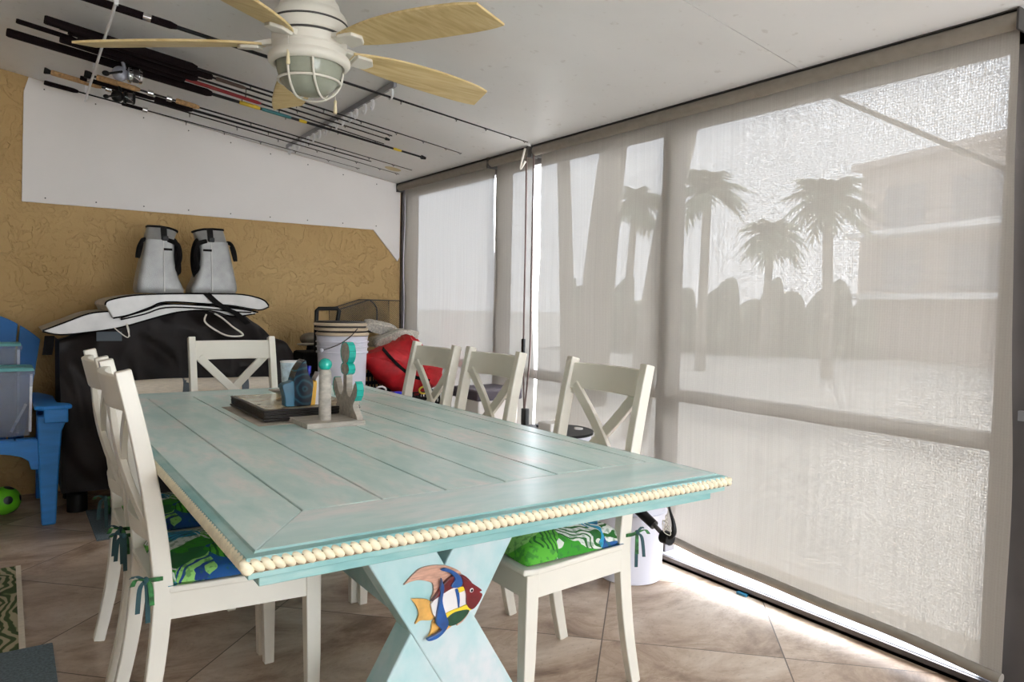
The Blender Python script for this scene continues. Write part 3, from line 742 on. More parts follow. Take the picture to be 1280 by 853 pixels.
A = place(CH, 1.555, 1.815, PI / 2, 'white cross-back chair on the window side nearest the camera, palm cushion on its seat')
def more(x, y, rz, label): return place(copy_tree(CH), x, y, rz, label)
B = more(1.515, 2.435, PI / 2, 'white cross-back chair in the middle of the window side')
Cc = more(1.49, 2.875, PI / 2, 'white cross-back chair on the window side farthest away, red bag behind it')
D = more(.312, 2.155, -PI / 2, 'white cross-back chair on the left side nearest the camera')
Ee = more(.312, 2.635, -PI / 2, 'white cross-back chair on the left side, second from the camera')
F = more(.88, 3.52, PI, 'white cross-back chair at the far head of the table')

def cushion(x, y, rz, label, h=.055, seed=0):
    t = thing('seat_cushion', label, 'cushion', (x, y, .452), rz, 'palm-print seat cushions')
    g = G()
    def top(u, v):
        a = (2 * u - 1); b = (2 * v - 1); ex = (1 - abs(a) ** 5) * (1 - abs(b) ** 5)
        wx = .205 if b > 0 else .205 - .02 * (-b)
        hh = h * (max(0, ex) ** .33) * (.82 + .18 * math.cos(a * 2.4) * math.cos(b * 2.2)) + .003 * math.sin(7 * a + seed) * math.sin(5 * b)
        return (a * wx, .195 + b * .185, .004 + hh)
    g.grid(top, 28, 26); g.grid(lambda u, v: ((2 * u - 1) * .2, .195 + (2 * v - 1) * .18, .003), 6, 6)
    g.build('pad', 'tropical_print', t, smooth=True, local=True, angle=0)
    random.seed(seed)
    for s_ in (-1, 1):
        x0 = s_ * .175; kx, ky, kz = s_ * .202, -.036, .030
        for nm_, mt_, items in (('tie', 'ribbon_print', ((.012, -.020, -.075), (.004, .004, -.105), (-.006, -.030, .008))), ('tie', 'ribbon_leaf', ((.014, .012, -.060), (.018, -.032, -.004)))):
            g = G()
            if mt_ == 'ribbon_leaf': g.bar(smoothpath([(x0, .02, .02), (s_ * .203, -.008, .028), (kx, ky, kz)], 4), (0, 0, 1), .010, .003)
            for (dx, dy, dz) in items:
                g.bar(smoothpath([(kx, ky, kz), (kx + s_ * dx * .6, ky + dy * .7, kz + dz * .35 + .010), (kx + s_ * dx, ky + dy, kz + dz)], 5), (.2, 1, .1), .011, .002)
            if mt_ == 'ribbon_print': g.sph((kx, ky, kz), (.008, .008, .009), 10, 8)
            g.build(nm_, mt_, t, local=True)
    return t
cushion(1.555, 1.815, PI / 2, 'green and blue palm-print cushion on the near window-side chair', .075, 1)
cushion(.312, 2.155, -PI / 2, 'palm-print cushion tied on the near left chair beside the camera', .045, 2)
cushion(.312, 2.635, -PI / 2, 'palm-print cushion tied on the second left chair', .045, 3)

# ================================================================== ON THE TABLE
tz = TZ
g = G()
g.grid(lambda u, v: (.675 + .24 * u, 2.42 + .50 * v, tz + .0015 + .012 * max(0, u - .7) * (1 - v)), 10, 8)
tag(g.build('paper_sheet', 'paper', solid=.001), 'worn grey paper sheet lying under the stack of black placemats', 'paper')
t = thing('placemat_stack', 'stack of black placemats with a glossy picture on the topmost one', 'placemats', (.87, 2.69, tz + .004))
random.seed(2)
for k in range(7):
    dx, dy = random.uniform(-.004, .004), random.uniform(-.004, .004)
    G().box(.705 + dx, 1.045 + dx, 2.47 + dy, 2.91 + dy, tz + .004 + k * .0058, tz + .0086 + k * .0058).build('placemat', 'tray_black', t, bevel=.002)
G().box(.715, 1.035, 2.48, 2.90, tz + .0446, tz + .0452).build('placemat_picture', 'placemat_picture', t)
TT = tz + .0452
# fish-tail ceramic vase
def vase():
    c0 = at_z(374, 508, TT); yv = c0.y + .03
    t = thing('ceramic_vase', 'blue fish-shaped ceramic vase with a yellow stripe standing on the placemats', 'vase', (c0.x, yv, TT))
    def q(x, y): p = at_y(280 + x * .15625, 430 + y * .15625, yv - .03); return (p.x, max(p.z, TT + .001))
    def piece(nm, pts, mat, y0, y1, sm=True, bev=.006):
        P2 = smoothpath([(x, y, 0) for x, y in pts], 4) if sm else [Vector((x, y, 0)) for x, y in pts]
        poly = [q(p.x, p.y) for p in P2]
        return G().prism(poly, lambda u, v, tt: (u, tt, v), y0, y1).build(nm, mat, t, smooth=True, bevel=bev, angle=50)
    piece('body', [(545, 498), (538, 430), (545, 340), (575, 230), (610, 170), (648, 128), (662, 165), (668, 220), (690, 275), (712, 298), (705, 400), (690, 498)], 'ceramic_navy', yv - .034, yv + .030)
    piece('yellow_stripe', [(686, 498), (700, 400), (706, 296), (725, 302), (742, 300), (738, 400), (728, 498)], 'ceramic_yellow', yv - .031, yv + .026)
    piece('white_side', [(724, 498), (734, 400), (738, 296), (755, 262), (772, 228), (778, 300), (776, 400), (772, 498)], 'ceramic_white', yv - .024, yv + .022)
    piece('side_fin', [(482, 498), (478, 420), (458, 345), (470, 320), (510, 308), (548, 300), (556, 400), (552, 498)], 'ceramic_teal', yv - .044, yv + .0, bev=.010)
    piece('rear_lip', [(560, 498), (556, 330), (600, 262), (660, 258), (712, 285), (765, 262), (770, 498)], 'ceramic_navy', yv + .022, yv + .034)
    a_ = q(700, 300); b_ = q(712, 208)
    tag(G().tube([(a_[0], yv + .005, a_[1]), (b_[0], yv + .012, b_[1])], .0045, 10).tube([(a_[0] * .35 + b_[0] * .65, yv + .010, a_[1] * .35 + b_[1] * .65), (b_[0] + .001, yv + .013, b_[1] + .010)], .008, 12).build('marker_pen', 'blue_pen', smooth=True), 'blue-capped pen standing inside the fish vase', 'pen')
vase()
# small dish left of the vase
p = at_z(357, 497, TT)
g = G()
P = [(p.x - .055, p.y + .035), (p.x + .07, p.y + .06), (p.x + .02, p.y - .03)]
g.add([(P[0][0], P[0][1], TT + .026), (P[1][0], P[1][1], TT + .026), (P[2][0], P[2][1], TT + .018), (p.x + .005, p.y + .02, TT)], [(0, 2, 3), (2, 1, 3), (1, 0, 3), ])
tag(g.build('dish', 'washed_grey_wood', solid=.004), 'small grey three-cornered dish just left of the fish vase', 'dish')
# printed cup at the far end
cx_, cy_ = at_y(364, 470, 3.18).x, 3.18
t = thing('tumbler', 'pale blue printed plastic cup standing behind the fish vase', 'cup', (cx_, cy_, tz))
G().lathe([(.034, 0), (.036, .004), (.046, .145), (.044, .145), (.034, .008), (.001, .006)], (cx_, cy_, tz), 28).build('cup', 'cup_print', t, smooth=True)
G().lathe([(.0465, .143), (.0475, .146), (.0465, .149), (.043, .147)], (cx_, cy_, tz), 28).build('rim', 'white_plastic', t, smooth=True)
# anchor paper towel holder
def holder():
    x0, x1, y0, y1 = .792, .992, 2.295, 2.545; zt = tz + .017
    t = thing('paper_towel_holder', 'whitewashed wooden paper towel holder with a post and a teal-edged anchor', 'paper towel holder', ((x0 + x1) / 2, (y0 + y1) / 2, tz))
    G().box(x0, x1, y0, y1, tz, zt).build('base', 'washed_grey_wood', t, bevel=.002)
    pc = at_z(406, 525, zt); px_, py_ = pc.x, pc.y
    G().lathe([(.0205, 0), (.0205, .155), (.019, .163), (.015, .168)], (px_, py_, zt), 24).build('post', 'washed_grey_wood', t, smooth=True)
    G().sph((px_, py_, zt + .185), (.0225, .0225, .021), 20, 14).build('finial', 'teal_paint', t, smooth=True)
    # anchor plate stands in the y-z plane at the right end
    xp0, xp1 = x1 - .026, x1 - .002
    yc = (y0 + y1) / 2
    side = [(.112, 0), (.104, .015), (.080, .036), (.072, .050), (.088, .072), (.106, .095), (.110, .115), (.102, .138), (.092, .146), (.078, .128), (.062, .098), (.046, .080), (.030, .084), (.015, .105), (.014, .168),
            (.030, .176), (.036, .190), (.030, .204), (.013, .212), (.026, .222), (.037, .240), (.039, .262), (.030, .284), (.014, .294)]
    poly = [(yc - a, zt + b * .86) for a, b in side] + [(yc + a, zt + b * .86) for a, b in reversed(side)]
    G().prism(poly, lambda u, v, tt: (tt, u, v), xp0 + .001, xp1 - .001).build('anchor', 'washed_grey_wood', t, bevel=.001)
    # painted edges of ring, stock and flukes
    def edge(idx, mir, w=.0022):
        pts = [Vector((0, yc - (a if not mir else -a), zt + b * .86)) for a, b in [side[i] for i in idx]]
        g = G()
        for p_, q_ in zip(pts[:-1], pts[1:]):
            d = (q_ - p_); n_ = Vector((0, d.z, -d.y)).normalized(); n_ = n_ if ((n_.y < 0) != mir) else -n_
            a_, b_ = p_ + n_ * w, q_ + n_ * w
            g.add([(xp0, p_.y, p_.z), (xp1, p_.y, p_.z), (xp1, q_.y, q_.z), (xp0, q_.y, q_.z), (xp0, a_.y, a_.z), (xp1, a_.y, a_.z), (xp1, b_.y, b_.z), (xp0, b_.y, b_.z)],
                  [(0, 3, 2, 1), (4, 5, 6, 7), (0, 1, 5, 4), (1, 2, 6, 5), (2, 3, 7, 6), (3, 0, 4, 7)])
        return g
    for mir in (False, True):
        for idx in ((4, 5, 6, 7, 8), (14, 15, 16, 17, 18), (18, 19, 20, 21, 22, 23)):
            edge(idx, mir).build('teal_edge', 'teal_paint', t)
    G().add([(xp0, yc - .014, zt + .294 * .86), (xp1, yc - .014, zt + .294 * .86), (xp1, yc + .014, zt + .294 * .86), (xp0, yc + .014, zt + .294 * .86),
             (xp0, yc - .014, zt + .297 * .86), (xp1, yc - .014, zt + .297 * .86), (xp1, yc + .014, zt + .297 * .86), (xp0, yc + .014, zt + .297 * .86)], [(0, 3, 2, 1), (4, 5, 6, 7), (0, 1, 5, 4), (1, 2, 6, 5), (2, 3, 7, 6), (3, 0, 4, 7)]).build('teal_edge', 'teal_paint', t)
holder()

# ================================================================== CEILING FAN
def fan():
    cx_, cy_ = .873, 2.534; zc = ceil_z(cx_)
    t = thing('ceiling_fan', 'cream ceiling fan with five pale wood blades and a caged light', 'ceiling fan', (cx_, cy_, zc))
    c0 = (cx_, cy_, 0)
    G().lathe([(.075, zc + .01), (.075, zc - .02), (.070, zc - .035), (.050, zc - .05), (.040, zc - .06)], c0, 32).build('canopy', 'fan_white', t, smooth=True)
    G().lathe([(.03, zc - .05), (.03, 2.19)], c0, 20).build('downrod', 'bronze_metal', t, smooth=True)
    G().lathe([(.05, 2.215), (.085, 2.205), (.098, 2.185), (.106, 2.160), (.118, 2.150), (.126, 2.135), (.128, 2.085), (.124, 2.078)], c0, 48).build('motor_housing', 'fan_white', t, smooth=True, angle=30)
    G().lathe([(.1285, 2.120), (.1295, 2.118), (.1295, 2.116), (.1285, 2.114)], c0, 48).lathe([(.121, 2.078), (.121, 2.070)], c0, 48).build('seam', 'gasket', t, smooth=True)
    G().lathe([(.118, 2.072), (.1255, 2.068), (.1255, 2.040), (.122, 2.034), (.122, 2.012), (.128, 2.004)], c0, 48).build('switch_housing', 'fan_white', t, smooth=True, angle=30)
    # light: rim, glass and cage
    rim = G().lathe([(.120, 2.012), (.134, 2.008), (.138, 1.998), (.137, 1.986), (.130, 1.978), (.118, 1.976), (.112, 1.986), (.112, 2.006)], c0, 48).build('light_rim', 'fan_white', t, smooth=True)
    prof = [(.112 * math.cos(a) ** .7 if a < PI / 2 - .01 else .002, 1.992 - .112 * math.sin(a)) for a in [PI / 2 * k / 12 for k in range(13)]]
    G().lathe(prof, c0, 40, cap=False).build('glass_bowl', 'frosted_glass', t, smooth=True, angle=0)
    cg = G()
    def cz(r): return 1.992 - .120 * math.sqrt(max(0, 1 - (r / .122) ** 2))
    Rv = Vector((.824, -.566, 0)).normalized(); Dv = Vector((.566, .824, 0))
    cg.tube([(cx_ + .104 * math.cos(2 * PI * k / 40), cy_ + .104 * math.sin(2 * PI * k / 40), 1.925) for k in range(40)], .0045, 8, loop=True)
    for ang in (math.radians(55.5), math.radians(145.5)):
        d1 = Vector((math.cos(ang), math.sin(ang), 0)); nn = Vector((-d1.y, d1.x, 0))
        for off in ((-.042, .042) if ang < 1.5 else (-.066,)):
            pts = []
            for k in range(21):
                a = PI * k / 20; r = math.sqrt(.120 ** 2 - off ** 2)
                pts.append(Vector((cx_, cy_, 0)) + nn * off + d1 * (r * math.cos(a)) + Vector((0, 0, 1.985 - .108 * math.sin(a) ** .8)))
            cg.tube(pts, .0042, 8)
    cg.build('cage', 'fan_white', t, smooth=True, angle=0)
    # pull chains
    for (u, v0, v1, zz) in ((367, 40, 95, 2.045), (404, 118, 131, 1.99)):
        pass
    pa = Vector((cx_, cy_, 0)) - Rv * .035 - Dv * .128
    def chain(x, y, z0, z1):
        pc = G().sph((x, y, z0), (.010, .010, .010), 12, 8).tube([(x, y, z0), (x, y, z1 + .045)], .0012, 6).build('pull_chain', 'fan_white', t, smooth=True)
        f = G().lathe([(.002, .05), (.0055, .045), (.0045, .034), (.007, .006), (.0055, 0)], (x, y, z1), 14).build('fob', 'ivory', pc, smooth=True)
    chain(pa.x, pa.y, 2.055, 1.945)
    pb = Vector((cx_, cy_, 0)) + Rv * .06 + Dv * .125
    chain(pb.x, pb.y, 2.02, 1.850)
    # blades
    for k in range(5):
        a = -1.157 + k * 2 * PI / 5
        M = Matrix.Translation((cx_, cy_, 2.045)) @ Matrix.Rotation(a, 4, 'Z') @ Matrix.Rotation(math.radians(-12), 4, 'X')
        up = [(.155, .030), (.20, .048), (.30, .070), (.45, .082), (.60, .083), (.70, .078), (.757, .068)]
        lo = [(.735, -.050), (.66, -.066), (.50, -.074), (.34, -.066), (.22, -.046), (.155, -.030)]
        poly = [(x, y) for x, y in up] + [(x, y) for x, y in lo]
        pp = smoothpath([(x, y, 0) for x, y in up], 3) + smoothpath([(x, y, 0) for x, y in lo], 3)
        g = G().prism([(p.x, p.y) for p in pp], lambda u, v, tt: M @ Vector((u, v, tt - .026 * max(0, (u - .2) / .55) ** 1.5)), -.004, .004)
        b = g.build('blade', 'maple_blade', t, bevel=.0015)
        g = G()
        g.bar([M @ Vector((.11, 0, .012)), M @ Vector((.16, 0, .004)), M @ Vector((.20, 0, -.004))], (M.to_3x3() @ Vector((0, 1, 0))), [.045, .05, .07], [.020, .016, .010])
        g.prism([(.165, -.036), (.225, -.032), (.245, .0), (.225, .032), (.165, .036)], lambda u, v, tt: M @ Vector((u, v, tt)), -.016, -.004)
        g.build('blade_iron', 'fan_white', b, bevel=.003)
fan()

# ================================================================== FISHING RODS UNDER THE CEILING
def rodz(x, d=.07): return ceil_z(x) - d
def V3(x, y, d=.07): return Vector((x, y, rodz(x, d)))
def ring(g, c_, r, tr=.0012, ax=Vector((1, 0, 0))):
    pts = [Vector(c_) + Vector((0, r * math.cos(2 * PI * k / 12), r * math.sin(2 * PI * k / 12))) for k in range(12)]
    g.tube(pts, tr, 5, loop=True)
def rod(label, a, b, r0, r1, col, grips, seats, guides, extra=None, d=.07):
    """a, b = (x, y) of butt and tip; grips = [(f0, f1, radius, material)] along the rod"""
    A_, B_ = V3(*a, d), V3(*b, d); D_ = B_ - A_; L = D_.length
    t = thing('fishing_rod', label, 'fishing rod', A_, 0, 'fishing rods under the ceiling')
    n = 12
    G().tube([A_ + D_ * (k / n) for k in range(n + 1)], [r0 + (r1 - r0) * (k / n) for k in range(n + 1)], 10).build('blank', col, t, smooth=True)
    for f0, f1, r, m in grips:
        G().tube([A_ + D_ * f0, A_ + D_ * (f0 + .004), A_ + D_ * (f1 - .012), A_ + D_ * f1], [r * .85, r, r * .95, r * .6], 14).build('grip' if m in ('cork', 'rod_grip', 'black_plastic') else 'wrap', m, t, smooth=True)
    for f in seats:
        G().tube([A_ + D_ * f, A_ + D_ * (f + .014)], .0155, 14).build('reel_seat_hood', 'chrome', t, smooth=True)
    for f, r in guides:
        g = G(); p_ = A_ + D_ * f; ring(g, p_ + Vector((0, 0, -r - .006)), r)
        g.tube([p_ + Vector((-.012, 0, 0)), p_ + Vector((0, 0, -.007)), p_ + Vector((.012, 0, 0))], .0013, 5)
        g.build('line_guide', 'rod_black', t)
    return t, A_, D_
gd = lambda *f: [(x, .012 * (1.1 - x)) for x in f]
rod('long black rod nearest the camera, passing behind the fan light', (.20, 3.375), (2.274, 3.195), .010, .0022, 'rod_black', [(0, .19, .016, 'rod_grip')], (.085, .13), gd(.45, .66, .80, .88, .95, .99))
rod('slim black rod with long tip, second from the camera', (.15, 3.80), (2.185, 3.729), .0075, .002, 'rod_black', [(0, .30, .019, 'rod_grip')], (.15, .23), gd(.42, .6, .7, .8, .88, .95, .995))
rod('black rod with a ring at its tip, third from the camera', (.209, 3.845), (1.791, 3.826), .0075, .003, 'rod_black', [(.02, .40, .018, 'rod_grip'), (.41, .50, .0095, 'brown_cord')], (.22, .33), gd(.5, .66, .8, .99))
rod('black rod with a knobbed tip, third long butt from the stucco wall', (.052, 3.945), (1.816, 3.912), .008, .003, 'rod_black', [(0, .13, .011, 'rod_grip'), (.13, .42, .019, 'rod_grip'), (.985, 1.0, .009, 'black_plastic')], (.27,), gd(.55, .7, .85))
r4, A4, D4 = rod('black rod with a red lower shaft and a silver spinning reel', (.217, 3.99), (1.831, 4.02), .008, .0025, 'rod_black', [(0, .33, .020, 'rod_grip'), (.33, .56, .0095, 'rod_red')], (.10, .24), gd(.5, .62, .8, .97))
rod('thick black rod with yellow wraps and a black capped end', (.018, 4.158), (2.116, 4.041), .0105, .0055, 'rod_black', [(0, .42, .020, 'rod_grip'), (.485, .54, .0105, 'rod_yellow'), (.54, .62, .0095, 'rod_teal'), (.635, .66, .0095, 'rod_yellow'), (.90, .93, .0075, 'rod_yellow'), (.985, 1.0, .013, 'black_plastic')], (.16, .25, .30, .35), gd(.6, .74))
r6, A6, D6 = rod('brown cork-handled rod with a small dark reel', (.349, 4.459), (2.202, 4.394), .006, .0018, 'rod_black', [(0, .025, .020, 'black_plastic'), (.03, .14, .015, 'cork'), (.235, .30, .014, 'cork')], (.16, .21), gd(.45, .6, .72, .84, .93))
rod('long rod with a thick black fore grip above the white boards', (.338, 4.56), (1.953, 4.479), .010, .003, 'rod_black', [(0, .22, .012, 'rod_grip'), (.22, .34, .017, 'rod_grip')], (.02,), gd(.6, .75))
rod('cork-handled rod with its butt over the white boards', (.18, 4.63), (2.203, 4.586), .0055, .0015, 'rod_black', [(0, .015, .018, 'black_plastic'), (.015, .13, .014, 'cork'), (.17, .21, .014, 'cork')], (.14, .165), gd(.35, .48, .6, .72, .85, .93, .99))
rod('thin rod nearest the stucco wall with a short black handle', (.19, 4.881), (1.987, 4.742), .0045, .0012, 'rod_black', [(0, .09, .013, 'rod_grip'), (.21, .28, .010, 'rod_grip')], (.27,), gd(.4, .52, .64, .76, .88, .99))
def reel(parent, base, s_, body, spoolm):
    """spinning reel hanging under the rod; parts hang from the reel body"""
    b = base
    g = G().tube([b + Vector((0, 0, 0)), b + Vector((.01, 0, -.035)) * s_], .006 * s_, 10)
    g.box(b.x - .03 * s_, b.x + .03 * s_, b.y - .006, b.y + .006, b.z - .004, b.z + .002)
    g.sph(b + Vector((-.005, 0, -.055)) * s_, (.026 * s_, .020 * s_, .026 * s_), 16, 10)
    rb = g.build('reel', body, parent, smooth=True)
    Mx = Matrix.Rotation(PI / 2, 3, 'Y')
    G().lathe([(.020 * s_, 0), (.027 * s_, .004 * s_), (.027 * s_, .012 * s_), (.021 * s_, .014 * s_), (.021 * s_, .036 * s_), (.027 * s_, .038 * s_), (.024 * s_, .046 * s_)], b + Vector((.018, 0, -.055)) * s_, 24, Mx).build('spool', spoolm, rb, smooth=True)
    G().lathe([(.0215 * s_, .016 * s_), (.0225 * s_, .018 * s_), (.0225 * s_, .034 * s_), (.0215 * s_, .035 * s_)], b + Vector((.018, 0, -.055)) * s_, 24, Mx).build('line', 'bronze_metal', rb, smooth=True)
    pts = [b + Vector((.02 + .035 * math.sin(a), .036 * math.cos(a), -.055 - .012 * math.sin(a))) * 1 if False else b + Vector(((.02 + .040 * math.sin(a)) * s_, .036 * s_ * math.cos(a), (-.060 - .014 * math.sin(a)) * s_)) for a in [PI * k / 14 for k in range(15)]]
    G().tube(pts, .0022 * s_, 6).build('bail', 'chrome', rb, smooth=True)
    g = G().tube([b + Vector((-.005, -.018, -.055)) * s_, b + Vector((-.005, -.050, -.060)) * s_, b + Vector((-.045, -.056, -.075)) * s_], .004 * s_, 8).sph(b + Vector((-.055, -.062, -.078)) * s_, (.012 * s_, .009 * s_, .009 * s_), 12, 8)
    g.build('handle', 'black_plastic', rb, smooth=True)
reel(r4, A4 + D4 * .155, 1.35, 'pale_metal', 'chrome')
reel(r6, A6 + D6 * .085, 1.2, 'black_plastic', 'black_plastic')
# racks
t = thing('rod_rack', 'slim white strip rack holding the butts of the fishing rods', 'rod rack', (.37, 4.1, ceil_z(.37)), 0, 'rod racks on the ceiling')
zA = ceil_z(.355); 
G().add([(.354, 3.23, zA - .108), (.364, 3.23, zA - .108), (.393, 4.90, zA - .113), (.383, 4.90, zA - .113), (.354, 3.23, zA - .095), (.364, 3.23, zA - .095), (.393, 4.90, zA - .10), (.383, 4.90, zA - .10)],
        [(0, 3, 2, 1), (4, 5, 6, 7), (0, 1, 5, 4), (1, 2, 6, 5), (2, 3, 7, 6), (3, 0, 4, 7)]).build('bar', 'white_plastic', t, bevel=.002)
for y in (3.25, 4.3, 4.88): G().box(.355 + (y - 3.23) * .018, .370 + (y - 3.23) * .018, y - .012, y + .012, zA - .10, zA + .01).build('bracket', 'white_plastic', t)
t = thing('rod_rack', 'grey ceiling rail with a row of white clips holding the rod tips', 'rod rack', (1.54, 4.1, ceil_z(1.54)), 0, 'rod racks on the ceiling')
zB = ceil_z(1.54)
G().add([(1.512, 3.22, zB - .026), (1.528, 3.22, zB - .026), (1.568, 4.96, zB - .026), (1.552, 4.96, zB - .026), (1.512, 3.22, zB + .003), (1.528, 3.22, zB + .001), (1.568, 4.96, zB - .004), (1.552, 4.96, zB - .002)],
        [(0, 3, 2, 1), (4, 5, 6, 7), (0, 1, 5, 4), (1, 2, 6, 5), (2, 3, 7, 6), (3, 0, 4, 7)]).build('rail', 'grey_metal', t, bevel=.002)
for y in (3.27, 3.50, 3.60, 3.72, 3.80, 3.92, 4.02, 4.12, 4.20, 4.31, 4.42, 4.52, 4.62, 4.72, 4.82, 4.90):
    x = 1.52 + (y - 3.22) * .023; pts = [(x, y + .020 * math.cos(a), zB - .048 + .024 * math.sin(a)) for a in [PI * .35 + 2 * PI * .8 * k / 12 for k in range(13)]]
    G().tube(pts, .0060, 8).build('clip', 'white_plastic', t, smooth=True)
p = Vector((2.233, 4.75, 0))
g = G().lathe([(.045, -.003), (.04, -.006)], (0, 0, 0), 20)
g.v = [Vector((v.x * 1.3 + p.x, v.y + p.y, ceil_z(v.x * 1.3 + p.x) + v.z)) for v in g.v]
struct('trim_7', g, 'stain')

# ================================================================== AGAINST THE STUCCO WALL
# black covered hump
def cover():
    random.seed(9)
    x0, x1, y0, y1 = .235, 1.47, 4.50, 5.05
    def topz(x):
        pts = [(.235, .93), (.30, .95), (.42, 1.00), (.55, 1.10), (.75, 1.13), (1.05, 1.12), (1.18, 1.09), (1.26, 1.02), (1.34, .94), (1.42, .93), (1.47, .86)]
        for a, b in zip(pts[:-1], pts[1:]):
            if a[0] <= x <= b[0]: return a[1] + (b[1] - a[1]) * (x - a[0]) / (b[0] - a[0])
        return pts[-1][1] if x > 1 else pts[0][1]
    from mathutils import noise
    def f(u, v):
        # v: 0 front bottom, .6 front top, 1 rear top
        x = x0 + (x1 - x0) * u; zt = topz(x)
        if v < .68: s_ = v / .68; z = .13 + (zt - .13) * (1 - (1 - s_) ** 1.0); y = y0 + .05 * s_ ** 3
        else: s_ = (v - .68) / .32; z = zt - .01 * s_; y = y0 + .05 + (y1 - y0 - .06) * s_
        w = noise.noise(Vector((x * 5, z * 4, y * 5))) * .05 + abs(noise.noise(Vector((x * 9 + z * 6, z * 3 - x * 4, 2)))) * .05
        if v < .68: y += w - .02
        else: z += w * .3
        return (x, y, z)
    t = thing('covered_cart', 'large hump covered by a crumpled black tarpaulin against the stucco wall', 'covered cart', ((x0 + x1) / 2, 4.78, 0))
    G().grid(f, 80, 60).build('cover', 'black_cover', t, smooth=True, angle=0)
    for xx in (x0, x1):
        g = G().grid(lambda u, v: (xx, f(0 if xx == x0 else 1, .68 * v)[1] + (y1 - .06 - f(0 if xx == x0 else 1, .68 * v)[1]) * u, .13 + (f(0 if xx == x0 else 1, .68)[2] - .13) * v), 6, 40)
        g.build('side_flap', 'black_cover', t)
    for xx in (x0 + .08, x1 - .08):
        for yy in (y0 + .12, y1 - .1): G().lathe([(.05, 0), (.05, .10), (.02, .13)], (xx, yy, 0), 16).build('foot', 'black_plastic', t, smooth=True)
    G().box(.40, .52, 4.478, 4.486, .935, .985).build('label_patch', 'grey_strap', t)
    # loose pale drawstring loops
    p1 = [at_y(u, v, 4.42) for u, v in ((258, 393), (256, 402), (268, 412), (285, 420), (304, 419), (290, 408), (278, 398), (268, 392))]
    tag(G().tube(smoothpath(p1, 5), .005, 8).build('drawstring', 'white_cord', smooth=True), 'white cord looped over the front of the black tarpaulin', 'cord')
    p2 = [at_y(u, v, 4.42) for u, v in ((143, 410), (150, 416), (160, 422), (161, 412), (158, 405), (162, 421))]
    tag(G().tube(smoothpath(p2, 5), .003, 8).build('drawstring', 'white_cord', smooth=True), 'short thin white cord dangling below the left end of the silver mats', 'cord')
cover()
# folded silver mats draped on the hump
def mat_sheet(name, label, top, bot, y0, y1, mat='silver_sheet', edge=True, group='folded silver mats'):
    """closed profile in x-z given by pixel rows at depth yref, extruded in y"""
    yr = 4.45
    tp = [at_y(u, v, yr) for u, v in top]; bt = [at_y(u, v, yr) for u, v in bot]
    tp = smoothpath([(p.x, 0, p.z) for p in tp], 4); bt = smoothpath([(p.x, 0, p.z) for p in bt], 4)
    poly = [(p.x, p.z) for p in tp] + [(p.x, p.z) for p in reversed(bt)]
    t = thing(name, label, 'folded mat', (poly[0][0] + .3, yr + .2, min(p[1] for p in poly)), 0, group)
    G().prism(poly, lambda u, v, s_: (u, s_, v), y0, y1).build('padding', mat, t, bevel=.016)
    n = len(tp)
    g = G().tube([(p.x, y0 - .002, p.z - .002) for p in tp], .0045, 6); g.tube([(p.x, y0 - .002, p.z + .002) for p in bt], .0045, 6)
    g.build('piping', 'black_cloth', t)
    return t
mat_sheet('folded_mat', 'lower folded silver mat sagging left past the edge of the black tarpaulin',
          [(53, 413), (80, 403), (110, 392), (135, 389), (165, 389), (200, 385), (240, 381), (285, 385), (322, 390)],
          [(53, 415), (75, 419), (110, 416), (150, 410), (200, 396), (228, 390), (262, 389), (290, 396), (318, 393)], 4.44, 4.98)
mat_sheet('folded_mat', 'upper folded silver mat lying under the two cooler bags',
          [(130, 381), (135, 375), (165, 369), (210, 367), (260, 367), (300, 368), (325, 374), (333, 382)],
          [(140, 398), (160, 394), (185, 385), (205, 378), (250, 380), (290, 383), (320, 388), (333, 384)], 4.40, 4.95)
mat_sheet('folded_mat', 'middle fold of silver mat squeezed between the upper and lower ones',
          [(150, 397), (180, 388), (206, 380), (250, 381.5), (290, 385), (318, 389)],
          [(150, 400), (180, 393), (206, 385), (250, 386), (290, 390), (312, 391)], 4.42, 4.96)
g = G()
for (a, b) in (((258, 368), (300, 400)),):
    pts = [at_y(258, 367, 4.39), at_y(270, 378, 4.385), at_y(282, 386, 4.385), at_y(295, 392, 4.39), at_y(310, 405, 4.40)]
    g.bar(smoothpath(pts, 4), (.9, .1, .3), .035, .004)
tag(g.build('webbing_strap', 'black_cloth'), 'black webbing strap hanging over the right of the silver mats', 'strap')
g = G().bar([at_y(62, 420, 4.47), at_y(61, 432, 4.46), at_y(59, 444, 4.46)], (1, 0, 0), .045, .006)
tag(g.build('webbing_strap', 'black_cloth', bevel=.003), 'short black strap end dangling below the left tip of the silver mats', 'strap')
